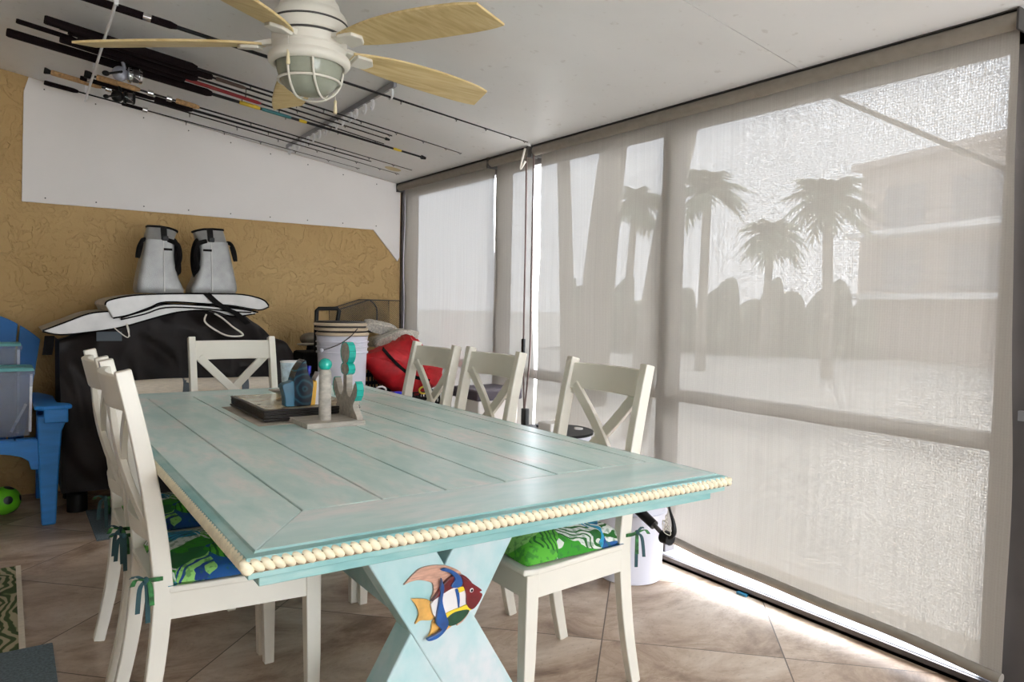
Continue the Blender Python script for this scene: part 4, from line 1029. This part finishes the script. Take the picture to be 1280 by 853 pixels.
# cooler bags
def cooler(label, base, top, mir):
    """base=(uL,uR,v), top corners; sits on the mats at y 4.55"""
    yf = 4.52
    bl = at_y(base[0], base[2], yf); br = at_y(base[1], base[2], yf); zb = bl.z
    cx_ = (bl.x + br.x) / 2; hw = (br.x - bl.x) / 2; H = .375; D_ = .20
    t = thing('cooler_bag', label, 'cooler bag', (cx_, yf + D_ / 2, zb), 0, 'silver cooler bags')
    s_ = -1 if mir else 1
    def prof(z):   # half widths left/right along height (bag bulges at the foot towards the other bag)
        f = z / H
        lft = hw * (1.0 - .52 * f) ; rgt = hw * (1.0 - .20 * f - .55 * math.sin(min(1, f * 1.6) * PI / 2) * (1 - .55 * f))
        return lft, rgt
    rings = []
    for k in range(15):
        z = H * .80 * k / 14; l_, r_ = prof(z); d = D_ * (.5 - .12 * k / 14); ring_ = []
        for j in range(28):
            a = 2 * PI * j / 28; ca, sa = math.cos(a), math.sin(a)
            px_ = math.copysign(abs(ca) ** .25, ca); py_ = math.copysign(abs(sa) ** .25, sa)
            w = r_ if ca > 0 else l_
            rr = 1 - .12 * math.exp(-z * 60)
            ring_.append((cx_ + s_ * px_ * w * rr, yf + D_ / 2 + py_ * d * rr, zb + z))
        rings.append(ring_)
    G().loft(rings).build('body', 'silver_cloth', t, smooth=True, angle=60)
    # collar folded upright, flaring open
    rings = []
    for k in range(6):
        f = k / 5; z = H * (.80 + .20 * f); l_, r_ = prof(z); ring_ = []
        for j in range(28):
            a = 2 * PI * j / 28; ca, sa = math.cos(a), math.sin(a)
            px_ = math.copysign(abs(ca) ** .5, ca); py_ = math.copysign(abs(sa) ** .5, sa); w = (r_ * (1 + .25 * f) if ca > 0 else l_ * (1 - .05 * f))
            ring_.append((cx_ + s_ * px_ * w, yf + D_ / 2 + py_ * D_ * (.38 - .16 * f), zb + z - .02 * f * max(0, ca)))
        rings.append(ring_)
    G().loft(rings).build('collar', 'silver_cloth', t, smooth=True, angle=60)
    G().tube([Vector(p) for p in rings[-1]], .007, 6, loop=True).build('zipper', 'black_cloth', t)
    l0, r0 = prof(H * .62)
    # front pocket seam, black band, buckle, shoulder strap
    xs = cx_ + s_ * .012
    G().bar([(xs, yf - .004, zb + .01), (xs, yf + .012, zb + H * .5), (xs, yf + .026, zb + H * .8)], (1, 0, 0), .006, .005).build('seam', 'silver_sheet', t)
    G().bar([(xs, yf + .014, zb + H * .66), (cx_ + s_ * r0 * .80 if s_ > 0 else xs - 0, yf + .016, zb + H * .66)] if s_ > 0 else [(cx_ - r0 * .80, yf + .016, zb + H * .66), (xs, yf + .014, zb + H * .66)], (0, 0, 1), .012, .006).build('pocket_band', 'black_cloth', t)
    G().bar([(xs + s_ * .004, yf + .028, zb + H * .80), (xs + s_ * .004, yf + .040, zb + H * .92), (xs + s_ * .004, yf + .052, zb + H * 1.0)], (1, 0, 0), .032, .008).build('buckle_strap', 'black_plastic', t)
    G().box(xs - .012 + s_ * .004, xs + .020 + s_ * .004, yf + .012, yf + .030, zb + H * .79, zb + H * .86).build('buckle', 'black_plastic', t, bevel=.004)
    xo = cx_ - s_ * hw * .66
    G().tube(smoothpath([(xo + s_ * .015, yf + .07, zb + H * .80), (xo - s_ * .004, yf + .035, zb + H * .78), (xo - s_ * .024, yf + .03, zb + H * .66), (xo - s_ * .030, yf + .03, zb + H * .52), (xo - s_ * .020, yf + .03, zb + H * .60), (xo - s_ * .008, yf + .035, zb + H * .74)], 5), .011, 8).build('side_strap', 'black_cloth', t, smooth=True)
    xi = cx_ + s_ * hw * .62
    G().sph((xi - s_ * .012, yf + .075, zb + H * .52), (.040, .045, .125), 18, 12).build('harness', 'black_cloth', t, smooth=True)
    G().tube(smoothpath([(xi - s_ * .05, yf + .03, zb + H * .80), (xi - s_ * .0, yf + .02, zb + H * .74), (xi + s_ * .012, yf + .02, zb + H * .55), (xi - s_ * .005, yf + .03, zb + H * .36), (xi + s_ * .012, yf + .05, zb + H * .34), (xi + s_ * .01, yf + .06, zb + H * .60)], 5), .013, 8).build('shoulder_strap', 'black_cloth', t, smooth=True)
    return t
cooler('left of the two silver cooler bags standing on the folded mats', (169, 235, 366), None, False)
cooler('right of the two silver cooler bags standing on the folded mats', (235, 300, 366), None, True)
# rolled beach mat on a black trunk
t = thing('storage_chest', 'low black storage chest behind the table carrying the rolled beige mat', 'chest', (.9, 4.2, 0))
G().box(.50, 1.30, 4.02, 4.36, 0, .52).build('body', 'black_plastic', t, bevel=.015)
G().box(.49, 1.31, 4.01, 4.37, .52, .60).build('lid', 'black_plastic', t, bevel=.012)
t = thing('rolled_mat', 'beige striped beach mat rolled up with two dark straps behind the table', 'rolled mat', (.86, 4.2, .60))
G().tube(smoothpath([(.52, 4.2, .672), (.70, 4.2, .678), (.9, 4.2, .674), (1.22, 4.2, .668)], 5), .072, 22).build('roll', 'beige_canvas', t, smooth=True, angle=50)
for x in (.76, 1.06):
    G().lathe([(.0725, 0), (.0755, .002), (.0755, .035), (.0725, .037)], (x, 4.2, .675), 26, Matrix.Rotation(PI / 2 + .12, 3, 'Y')).build('strap', 'grey_strap', t, smooth=True)

# blue plastic chair (seen right part, the whole chair is built)
def adirondack():
    cx_ = -.20
    t = thing('plastic_armchair', 'blue plastic slatted armchair at the left edge holding the storage bins', 'chair', (cx_, 4.6, 0))
    ms = 'blue_plastic'
    for s_ in (-1, 1):
        xo = cx_ + s_ * .385
        # front leg: wide tapering panel with turned flange
        G().prism([(xo - s_ * .042, 0), (xo + s_ * .020, 0), (xo + s_ * .036, .30), (xo + s_ * .050, .48), (xo + s_ * .078, .56), (xo - s_ * .058, .56), (xo - s_ * .052, .30)], lambda u, v, tt: (u, tt, v), 4.385, 4.47).build('front_leg', ms, t, bevel=.008)
        G().prism([(5.0, 0), (5.06, 0), (4.80, .56), (4.70, .56)], lambda u, v, tt: (tt, u, v), xo - s_ * .03 - .02, xo - s_ * .03 + .02).build('rear_leg', ms, t, bevel=.006)
        # arm with rounded front end and turned-down lip
        poly = [(xo - s_ * .07, 4.36), (xo - s_ * .03, 4.33), (xo + s_ * .06, 4.33), (xo + s_ * .095, 4.37), (xo + s_ * .09, 4.42), (xo + s_ * .035, 4.49), (xo + s_ * .03, 4.80), (xo - s_ * .03, 5.0), (xo - s_ * .07, 5.0)]
        G().prism(poly, lambda u, v, tt: (u, v, tt), .595, .618).build('arm', ms, t, bevel=.008)
        G().box(xo - .06 if s_ < 0 else xo - .03, xo + .03 if s_ < 0 else xo + .075, 4.335, 4.355, .53, .60).build('arm_lip', ms, t, bevel=.006)
    # seat apron with arch
    arch = [(cx_ - .36, .44), (cx_ - .36, .28)]
    for k in range(13):
        a = PI * k / 12; arch.append((cx_ - .30 * math.cos(a), .29 + .10 * math.sin(a) ** .6))
    arch += [(cx_ + .36, .28), (cx_ + .36, .44)]
    G().prism(arch, lambda u, v, tt: (u, tt, v), 4.41, 4.43).build('apron', ms, t, bevel=.004)
    for k in range(7):
        a = cx_ - .33 + k * .0945
        G().prism([(4.42, .445), (4.50, .44), (4.92, .34), (4.92, .32), (4.50, .42), (4.42, .425)], lambda u, v, tt: (tt, u, v), a, a + .088).build('seat_slat', ms, t, bevel=.003)
    # fan back of seven slats
    def topc(x): q_ = (x - cx_) / .37; return 1.085 - .17 * abs(q_) ** 2.2
    for k in range(7):
        a0, a1 = (k - 3.5) / 3.5, (k - 2.5) / 3.5
        b0, b1 = cx_ + a0 * .28 + .004, cx_ + a1 * .28 - .004; t0, t1 = cx_ + a0 * .37 + .005, cx_ + a1 * .37 - .005
        poly = [(b0, .36), (b1, .36)] + [(t1 + (t0 - t1) * j / 6, topc(t1 + (t0 - t1) * j / 6)) for j in range(7)]
        G().prism(poly, lambda u, v, tt: (u, 4.86 + .18 * (v - .36) / .7 + tt, v), 0, .014).build('back_slat', 'deep_blue_plastic', t, bevel=.004)
    G().bar([(cx_ - .31, 4.99, .74), (cx_, 5.03, .78), (cx_ + .31, 4.99, .74)], (0, 0, 1), .05, .02).build('back_brace', 'deep_blue_plastic', t)
adirondack()
def bin_(label, x0, x1, y0, y1, z0, z1):
    t = thing('storage_bin', label, 'storage bin', ((x0 + x1) / 2, (y0 + y1) / 2, z0), 0, 'clear bins on the blue chair')
    g = G(); tp = .02; th = .003
    def rg(i, z, k): return [(x0 + i + k, y0 + i + k, z), (x1 - i - k, y0 + i + k, z), (x1 - i - k, y1 - i - k, z), (x0 + i + k, y1 - i - k, z)]
    zt = z1 - .035
    g.loft([rg(tp, z0, 0), rg(0, zt, 0)], True, False); g.loft([rg(tp, z0 + th, th), rg(0, zt, th)], True, False)
    o = len(g.v); g.add(rg(tp, z0, 0), [(0, 1, 2, 3)])
    g.build('body', 'clear_bin', t)
    g = G(); 
    for xx in (x0 + .01, x1 - .01):
        for yy in (y0 + .01,): g.bar([(xx + (.008 if xx < (x0 + x1) / 2 else -.008), yy + .01, z0 + .02), (xx, yy - .004, zt)], (1, 0, 0), .012, .010)
    g.build('corner_rib', 'white_plastic', t)
    G().loft([rg(-.004, zt - .004, 0), rg(-.008, zt - .002, 0), rg(-.008, zt + .016, 0), rg(-.002, zt + .02, 0)]).build('rim', 'clear_bin', t, bevel=.003)
    G().loft([rg(-.004, zt + .016, 0), rg(.0, zt + .030, 0), rg(.012, z1, 0), rg(.03, z1, 0), rg(.036, z1 - .006, 0)]).build('lid', 'teal_lid', t, bevel=.003)
    return t
bin_('larger clear bin with a teal lid in front, on the blue chair seat', -.33, .118, 4.50, 4.74, .447, .80)
bin_('clear bin with a teal lid standing behind the larger one', -.38, .068, 4.75, 4.865, .405, .915)
# things in the front bin
tag(G().bar([(.02, 4.60, .46), (.085, 4.60, .60)], (0, 1, 0), .03, .012).build('white_tool', 'white_plastic'), 'white stick leaning inside the larger clear bin', 'stick')
tag(G().sph((.03, 4.60, .482), (.055, .05, .03), 16, 10).build('plastic_bag', 'clear_bin', smooth=True), 'crumpled clear plastic bag at the bottom of the larger bin', 'bag')
tag(G().sph((-.012, 4.72, .075), .075, 32, 20).build('soccer_ball', 'soccer_print', smooth=True), 'small green and black soccer ball under the blue chair', 'ball')
bpy.data.objects['soccer_ball'].location = (0, 0, 0)

# mats on the floor at the left
t = thing('leaf_rug', 'palm-leaf rug with a pale border lying at the left edge', 'rug', (-.25, 3.28, 0))
G().box(-.62, .027, 2.80, 3.76, 0, .008).build('field', 'leaf_print_rug', t)
G().box(.027, .045, 2.80, 3.76, 0, .009).build('border', 'beige_canvas', t)
tag(G().box(-.62, .12, 2.35, 2.84, .009, .016).build('door_mat', 'grey_mat', bevel=.003), 'blue-grey mat at the lower left corner overlapping the leaf rug', 'mat', 'grey mats')
tag(G().box(.35, .62, 3.98, 4.56, 0, .010).build('door_mat', 'grey_mat', bevel=.003), 'small grey mat on the floor behind the left chairs', 'mat', 'grey mats')

# ------------------------------------------------------------------ clutter in the far right corner
def crate(label, x0, x1, y0, y1, z0, z1):
    t = thing('milk_crate', label, 'crate', ((x0 + x1) / 2, (y0 + y1) / 2, z0), 0, 'black crates in the corner')
    g = G(); n = 7
    for k in range(n + 1):
        z = z0 + (z1 - z0) * k / n
        hh = .008
        z_a, z_b = max(z0, z - hh), min(z1, z + hh)
        g.box(x0, x1, y0, y0 + .008, z_a, z_b); g.box(x0, x1, y1 - .008, y1, z_a, z_b); g.box(x0, x0 + .008, y0, y1, z_a, z_b); g.box(x1 - .008, x1, y0, y1, z_a, z_b)
    m = 9
    for k in range(m + 1):
        x = x0 + (x1 - x0 - .010) * k / m; g.box(x, x + .010, y0, y0 + .008, z0, z1); g.box(x, x + .010, y1 - .008, y1, z0, z1)
        y = y0 + (y1 - y0 - .010) * k / m; g.box(x0, x0 + .008, y, y + .010, z0, z1); g.box(x1 - .008, x1, y, y + .010, z0, z1)
    g.build('lattice', 'black_plastic', t)
    G().box(x0, x1, y0, y1, z0, z0 + .01).build('bottom', 'black_plastic', t)
    return t
crate('black lattice crate on the floor under the white bucket', 1.49, 1.83, 4.05, 4.38, 0, .30)
crate('black lattice crate directly under the white bucket', 1.49, 1.83, 4.05, 4.38, .30, .60)
crate('lower black lattice crate in the corner under the red bag', 1.92, 2.36, 4.25, 4.62, 0, .31)
crate('upper black lattice crate in the corner holding toys under the red bag', 1.92, 2.36, 4.25, 4.62, .31, .60)
crate('black lattice crate close to the stucco wall under the grey shoes', 1.95, 2.42, 4.66, 5.08, 0, .40)
crate('upper black lattice crate close to the stucco wall under the shoes', 1.95, 2.42, 4.66, 5.08, .40, .80)
bx_, by_ = 1.66, 4.20
def bucket(label, x, y, z0, h, rb, rt, bail=None, mat='bucket_white', rim=None):
    t = thing('bucket', label, 'bucket', (x, y, z0), 0, None)
    p = [(rb - .006, 0), (rb, .004), (rb + (rt - rb) * .72, h * .72), (rt + .004, h * .725), (rt + .005, h * .75), (rt - .002, h * .755), (rt - .001, h * .81), (rt + .006, h * .815), (rt + .006, h * .835), (rt, h * .84), (rt, h * .89), (rt + .007, h * .895), (rt + .007, h * .915), (rt, h * .92), (rt + .002, h * .98), (rt + .006, h), (rt - .004, h), (rt - .006, h * .97), (rb - .008, .01), (.002, .008)]
    G().lathe(p, (x, y, z0), 48).build('pail', mat, t, smooth=True, angle=35)
    if rim: G().lathe([(rt - .01, h - .004), (rt + .012, h - .004), (rt + .012, h + .008), (rt - .01, h + .008)], (x, y, z0), 40).build('rim', rim, t, smooth=True)
    if bail:
        pts = [at_y(u, v, y - rt - .012) for u, v in bail]
        G().tube(smoothpath(pts, 6), .003, 8).build('bail', 'gasket', t, smooth=True)
        g = G().sph(pts[0], .012, 10, 8); g.build('bail_ear', mat, t, smooth=True)
    return t
bucket('white bucket with a wire handle standing on black crates beside the red bag', bx_, by_, .60, .37, .135, .148, [(402, 438), (410, 436), (425, 430), (438, 421), (447, 411)])
for k in range(3):
    lz = .972 + k * .0285
    t = thing('bucket_lid', ['lowest tan lid resting on the white bucket', 'middle tan lid on the white bucket', 'topmost tan lid on the white bucket'][k], 'lid', (bx_ - .004 * k, by_ + .003 * k, lz), 0, 'tan lids stacked on the bucket')
    G().lathe([(.01, 0), (.148, 0), (.156, .003), (.157, .014), (.150, .019), (.01, .018)], (bx_ - .006 * k, by_, lz), 44).build('disc', 'tan_lid', t, smooth=True, angle=35)
    G().lathe([(.01, .0185), (.143, .0185), (.145, .023), (.143, .0275), (.01, .028)], (bx_ - .006 * k, by_, lz), 44).build('gasket', 'gasket', t, smooth=True, angle=35)
# black wheeled case with its handle up
t = thing('wheeled_case', 'black wheeled case with its pull handle up behind the white bucket', 'case', (1.66, 4.55, 0))
G().box(1.50, 1.86, 4.44, 4.64, .04, .86).build('body', 'black_cloth', t, bevel=.02)
hp = [at_y(395, 415, 4.5), at_y(396, 386, 4.5), at_y(424, 386, 4.5), at_y(420, 412, 4.5)]
g = G().tube([hp[0] - Vector((0, 0, .18)), hp[0], hp[1] + Vector((0, 0, -.012)), hp[1] + Vector((.012, 0, 0)), hp[2] + Vector((-.012, 0, 0)), hp[2] + Vector((0, 0, -.012)), hp[3], hp[3] - Vector((0, 0, .18))], .013, 10)
g.build('pull_handle', 'black_plastic', t, smooth=True)
for xx in (1.53, 1.83): G().tube([(xx - .012, 4.54, .04), (xx + .012, 4.54, .04)], .04, 20).build('wheel', 'black_plastic', t, smooth=True)
# wire trap against wall
t = thing('wire_trap', 'dark wire mesh crab trap leaning by the stucco wall above the shoes', 'trap', (2.08, 4.95, .98))
TL, TR = at_y(424, 387, 4.9), at_y(500, 376, 4.9)
mid = at_y(462, 375, 4.9)
poly = [(TL.x, .97), (TL.x, TL.z - .0), (mid.x, mid.z), (TR.x, TR.z), (TR.x + .005, .95)]
g = G()
for yy in (4.90, 5.09):
    o = len(g.v); g.v += [Vector((a, yy, b)) for a, b in poly]; g.f.append(tuple(range(o, o + 5)))
for i in (1, 2): g.add([(poly[i][0], 4.90, poly[i][1]), (poly[i + 1][0], 4.90, poly[i + 1][1]), (poly[i + 1][0], 5.09, poly[i + 1][1]), (poly[i][0], 5.09, poly[i][1])], [(0, 1, 2, 3)])
g.build('mesh_net', 'wire_net', t)
g = G()
for yy in (4.90, 5.09):
    pts = [Vector((a, yy, b)) for a, b in poly]; g.tube(pts, .004, 6, loop=True)
for a, b in poly: g.tube([(a, 4.90, b), (a, 5.09, b)], .004, 6)
g.tube(smoothpath([(mid.x, 4.895, mid.z), (mid.x + .05, 4.89, mid.z - .06), (mid.x + .05, 4.89, .98)], 5), .005, 6)
g.build('wire_frame', 'gasket', t)
# pale folded cloth under the trap
tag(G().prism([(2.10, .86), (2.42, .90), (2.44, .97), (2.36, .985), (2.12, .925)], lambda u, v, tt: (u, tt, v), 4.70, 4.88).build('folded_cloth', 'shoe_sole', bevel=.012), 'pale folded cloth between the wire trap and the shoes', 'cloth')
def shoe(label, c_, L, ang, tilt, roll):
    M = Matrix.Translation(c_) @ Matrix.Rotation(ang, 4, 'Y') @ Matrix.Rotation(roll, 4, 'X') @ Matrix.Rotation(tilt, 4, 'Z')
    t = thing('shoe', label, 'shoe', c_, 0, 'grey shoes in the corner')
    out = []
    for k in range(24):
        a = 2 * PI * k / 24; x = math.cos(a) * L / 2; w = .046 * (1 + .18 * math.cos(a)) * (1 - .22 * math.exp(-((x + .01) / .04) ** 2)); out.append((x, math.sin(a) * w))
    G().prism(out, lambda u, v, tt: M @ Vector((u, v, tt)), -.012, .008).build('sole', 'shoe_sole', t, bevel=.004)
    rings = []
    for z, sx, sh in ((.008, 1, 0), (.03, .99, 0), (.05, .90, -.005), (.065, .70, -.03), (.075, .45, -.05)):
        rings.append([M @ Vector((u * sx + sh, v * sx * (1 if z < .05 else .9), z)) for u, v in out])
    G().loft(rings).build('upper', 'shoe_grey', t, smooth=True, angle=60)
shoe('front grey shoe turned on its side with the sole facing the camera', at_y(490, 424, 4.62), .27, -.35, 0, -1.25)
shoe('rear grey shoe lying behind the front one', at_y(478, 412, 4.72), .27, .1, .15, -1.0)
# red bag
def redbag():
    yr = 4.30
    out = [(458, 448), (485, 436), (510, 424), (517, 420), (530, 428), (548, 446), (560, 462), (556, 478), (540, 492), (515, 497), (492, 486), (472, 468)]
    P_ = [at_y(u, v, yr) for u, v in out]; c_ = sum(P_, Vector()) / len(P_)
    t = thing('tote_bag', 'slumped red cloth bag with a black strap on the crates in the corner', 'bag', (c_.x, yr + .1, min(p.z for p in P_)))
    g = G(); rings = []
    sp = smoothpath(P_ + [P_[0]], 3)[:-1]
    for k in range(9):
        f = -1 + 2 * k / 8; s_ = math.sqrt(max(.02, 1 - f * f)) ** .5
        rings.append([c_ + (p - c_) * s_ + Vector((0, f * .13 + .1 + .02 * math.sin(i * 1.3 + k), .012 * math.sin(i * 2.1 + k * 1.7))) for i, p in enumerate(sp)])
    g.loft(rings).build('body', 'red_cloth', t, smooth=True, angle=60)
    q_ = [at_y(u, v, yr - .055) for u, v in ((478, 436), (488, 446), (500, 458), (515, 470), (535, 476))]
    G().bar(smoothpath([p + Vector((0, -.005 + .02 * math.sin(i), 0)) for i, p in enumerate(q_)], 4), (.3, 0, 1), .022, .006).build('strap', 'black_cloth', t)
redbag()
# toys in the crate
for nm, u, v, col, lab in (('toy_ring', 476, 488, 'ornament_white', 'white plastic ring toy in the black corner crate'), ('toy_block', 495, 492, 'blue_pen', 'blue plastic toy in the black corner crate'), ('toy_scoop', 530, 488, 'rod_yellow', 'yellow curved toy hanging by the red bag'), ('toy_block', 508, 494, 'cup_print', 'pale lilac toy beside the yellow one')):
    p = at_y(u, v, 4.24)
    if nm == 'toy_ring' or nm == 'toy_scoop':
        g = G().tube([p + Vector((.035 * math.cos(a), 0, .022 * math.sin(a))) for a in [2 * PI * k / 16 for k in range(16)]], .006, 8, loop=True)
    else: g = G().box(p.x - .035, p.x + .035, p.y - .02, p.y + .02, p.z - .012, p.z + .012)
    tag(g.build(nm, col, smooth=nm != 'toy_block', bevel=.004 if nm == 'toy_block' else 0), lab, 'toy')
# cap on a dark pouch, left of the bucket
p = at_y(389, 424, 4.86)
t = thing('cap', 'grey-brown cloth cap perched left of the bucket', 'cap', (p.x, 4.86, p.z - .03))
G().sph((p.x, 4.86, p.z), (.075, .075, .045), 20, 12).build('crown', 'cap_grey', t, smooth=True)
G().sph((p.x - .04, 4.81, p.z - .032), (.075, .05, .010), 18, 8).build('brim', 'cap_grey', t, smooth=True)
g = G().loft([[(p.x + a * s_, 4.86 + b * s_, z) for a, b in [(.09 * math.cos(2 * PI * k / 20), .07 * math.sin(2 * PI * k / 20)) for k in range(20)]] for z, s_ in ((0, 1.1), (.3, 1.2), (.55, 1.15), (.68, .95), (.76, .55), (p.z - .04, .30))])
tag(g.build('duffel_bag', 'black_cloth', smooth=True), 'tall narrow black bag standing left of the white bucket, cap on top', 'bag')

# ------------------------------------------------------------------ along the screen wall
t = thing('laundry_hamper', 'white hamper with a dark lid behind the middle window-side chair', 'hamper', (2.26, 3.56, 0))
G().loft([[(2.16, 3.44, 0), (2.39, 3.44, 0), (2.39, 3.66, 0), (2.16, 3.66, 0)], [(2.14, 3.42, .64), (2.41, 3.42, .64), (2.41, 3.68, .64), (2.14, 3.68, .64)]]).build('body', 'white_board', t, bevel=.01)
G().box(2.125, 2.425, 3.405, 3.695, .64, .70).build('lid', 'purple_grey', t, bevel=.01)
G().box(2.132, 2.150, 3.56, 3.67, .30, .60).build('side_panel', 'purple_grey', t)
t = bucket('white bucket on the floor behind the near window-side chair', 2.25, 2.32, 0, .40, .135, .150)
t2 = bucket('pale tub with a black rim behind the near window-side chair, farther than the bucket', 2.19, 2.80, 0, .565, .15, .175, None, 'bucket_white', 'black_plastic')
# contents of tub
t = thing('white_carton', 'small white carton sticking out of the black-rimmed tub', 'carton', (2.12, 2.74, .45))
G().box(2.08, 2.16, 2.69, 2.79, .40, .625).build('carton', 'white_board', t, bevel=.006)
G().box(2.079, 2.081, 2.71, 2.77, .53, .57).build('printed_band', 'purple_grey', t)
for k, (dx, dy, m_) in enumerate(((.06, .05, 'cork'), (.09, -.03, 'white_board'), (.0, .09, 'black_plastic'))):
    tag(G().tube([(2.19 + dx, 2.80 + dy, .30), (2.19 + dx * 1.3, 2.80 + dy * 1.3, .58)], .022, 12).build('bottle', m_, smooth=True), ['brown bottle in the black-rimmed tub', 'white bottle in the black-rimmed tub', 'black bottle in the black-rimmed tub'][k], 'bottle')
# black handled roller tool with white string hooked on the bucket
def tool():
    P_ = [at_x(u, v, 2.13) for u, v in ((797, 637), (818, 657), (832, 672), (838, 680))]
    t = thing('crab_line_tool', 'black-handled tool with tangled white string hanging at the white bucket', 'tool', P_[3])
    a, b, c_, d_ = P_
    G().tube([a - (b - a) * .6, a, b], [.020, .021, .019], 14).build('grip', 'black_plastic', t, smooth=True)
    G().tube([b, c_], .009, 10).build('shaft', 'bronze_metal', t, smooth=True)
    G().tube([c_ + Vector((0, .014, 0)), c_ + Vector((.0, -.026, 0))], .026, 20).build('roller', 'black_plastic', t, smooth=True)
    e1, e2 = at_x(842, 655, 2.13), at_x(836, 632, 2.13)
    G().tube(smoothpath([c_, at_x(841, 668, 2.13), e1, e2, e2 + Vector((0, 0, .05))], 5), [.014, .016, .016, .015, .014, .013, .012, .011, .010, .009, .008, .007, .006, .005, .005, .004, .004, .004, .003, .003, .003][:21], 8).build('arm', 'black_plastic', t, smooth=True)
    random.seed(5); g = G(); c2 = at_x(835, 657, 2.12)
    pts = [c2 + Vector((random.uniform(-.012, .0), random.uniform(-.022, .022), random.uniform(-.035, .035))) for _ in range(14)]
    g.tube(smoothpath(pts, 4), .0018, 6); g.build('string', 'white_cord', t)
tool()
tag(G().box(2.478, 2.496, 1.88, 1.93, .0, .010).build('chalk_piece', 'ceramic_teal', bevel=.003), 'small bright blue scrap on the floor against the bottom track', 'scrap')
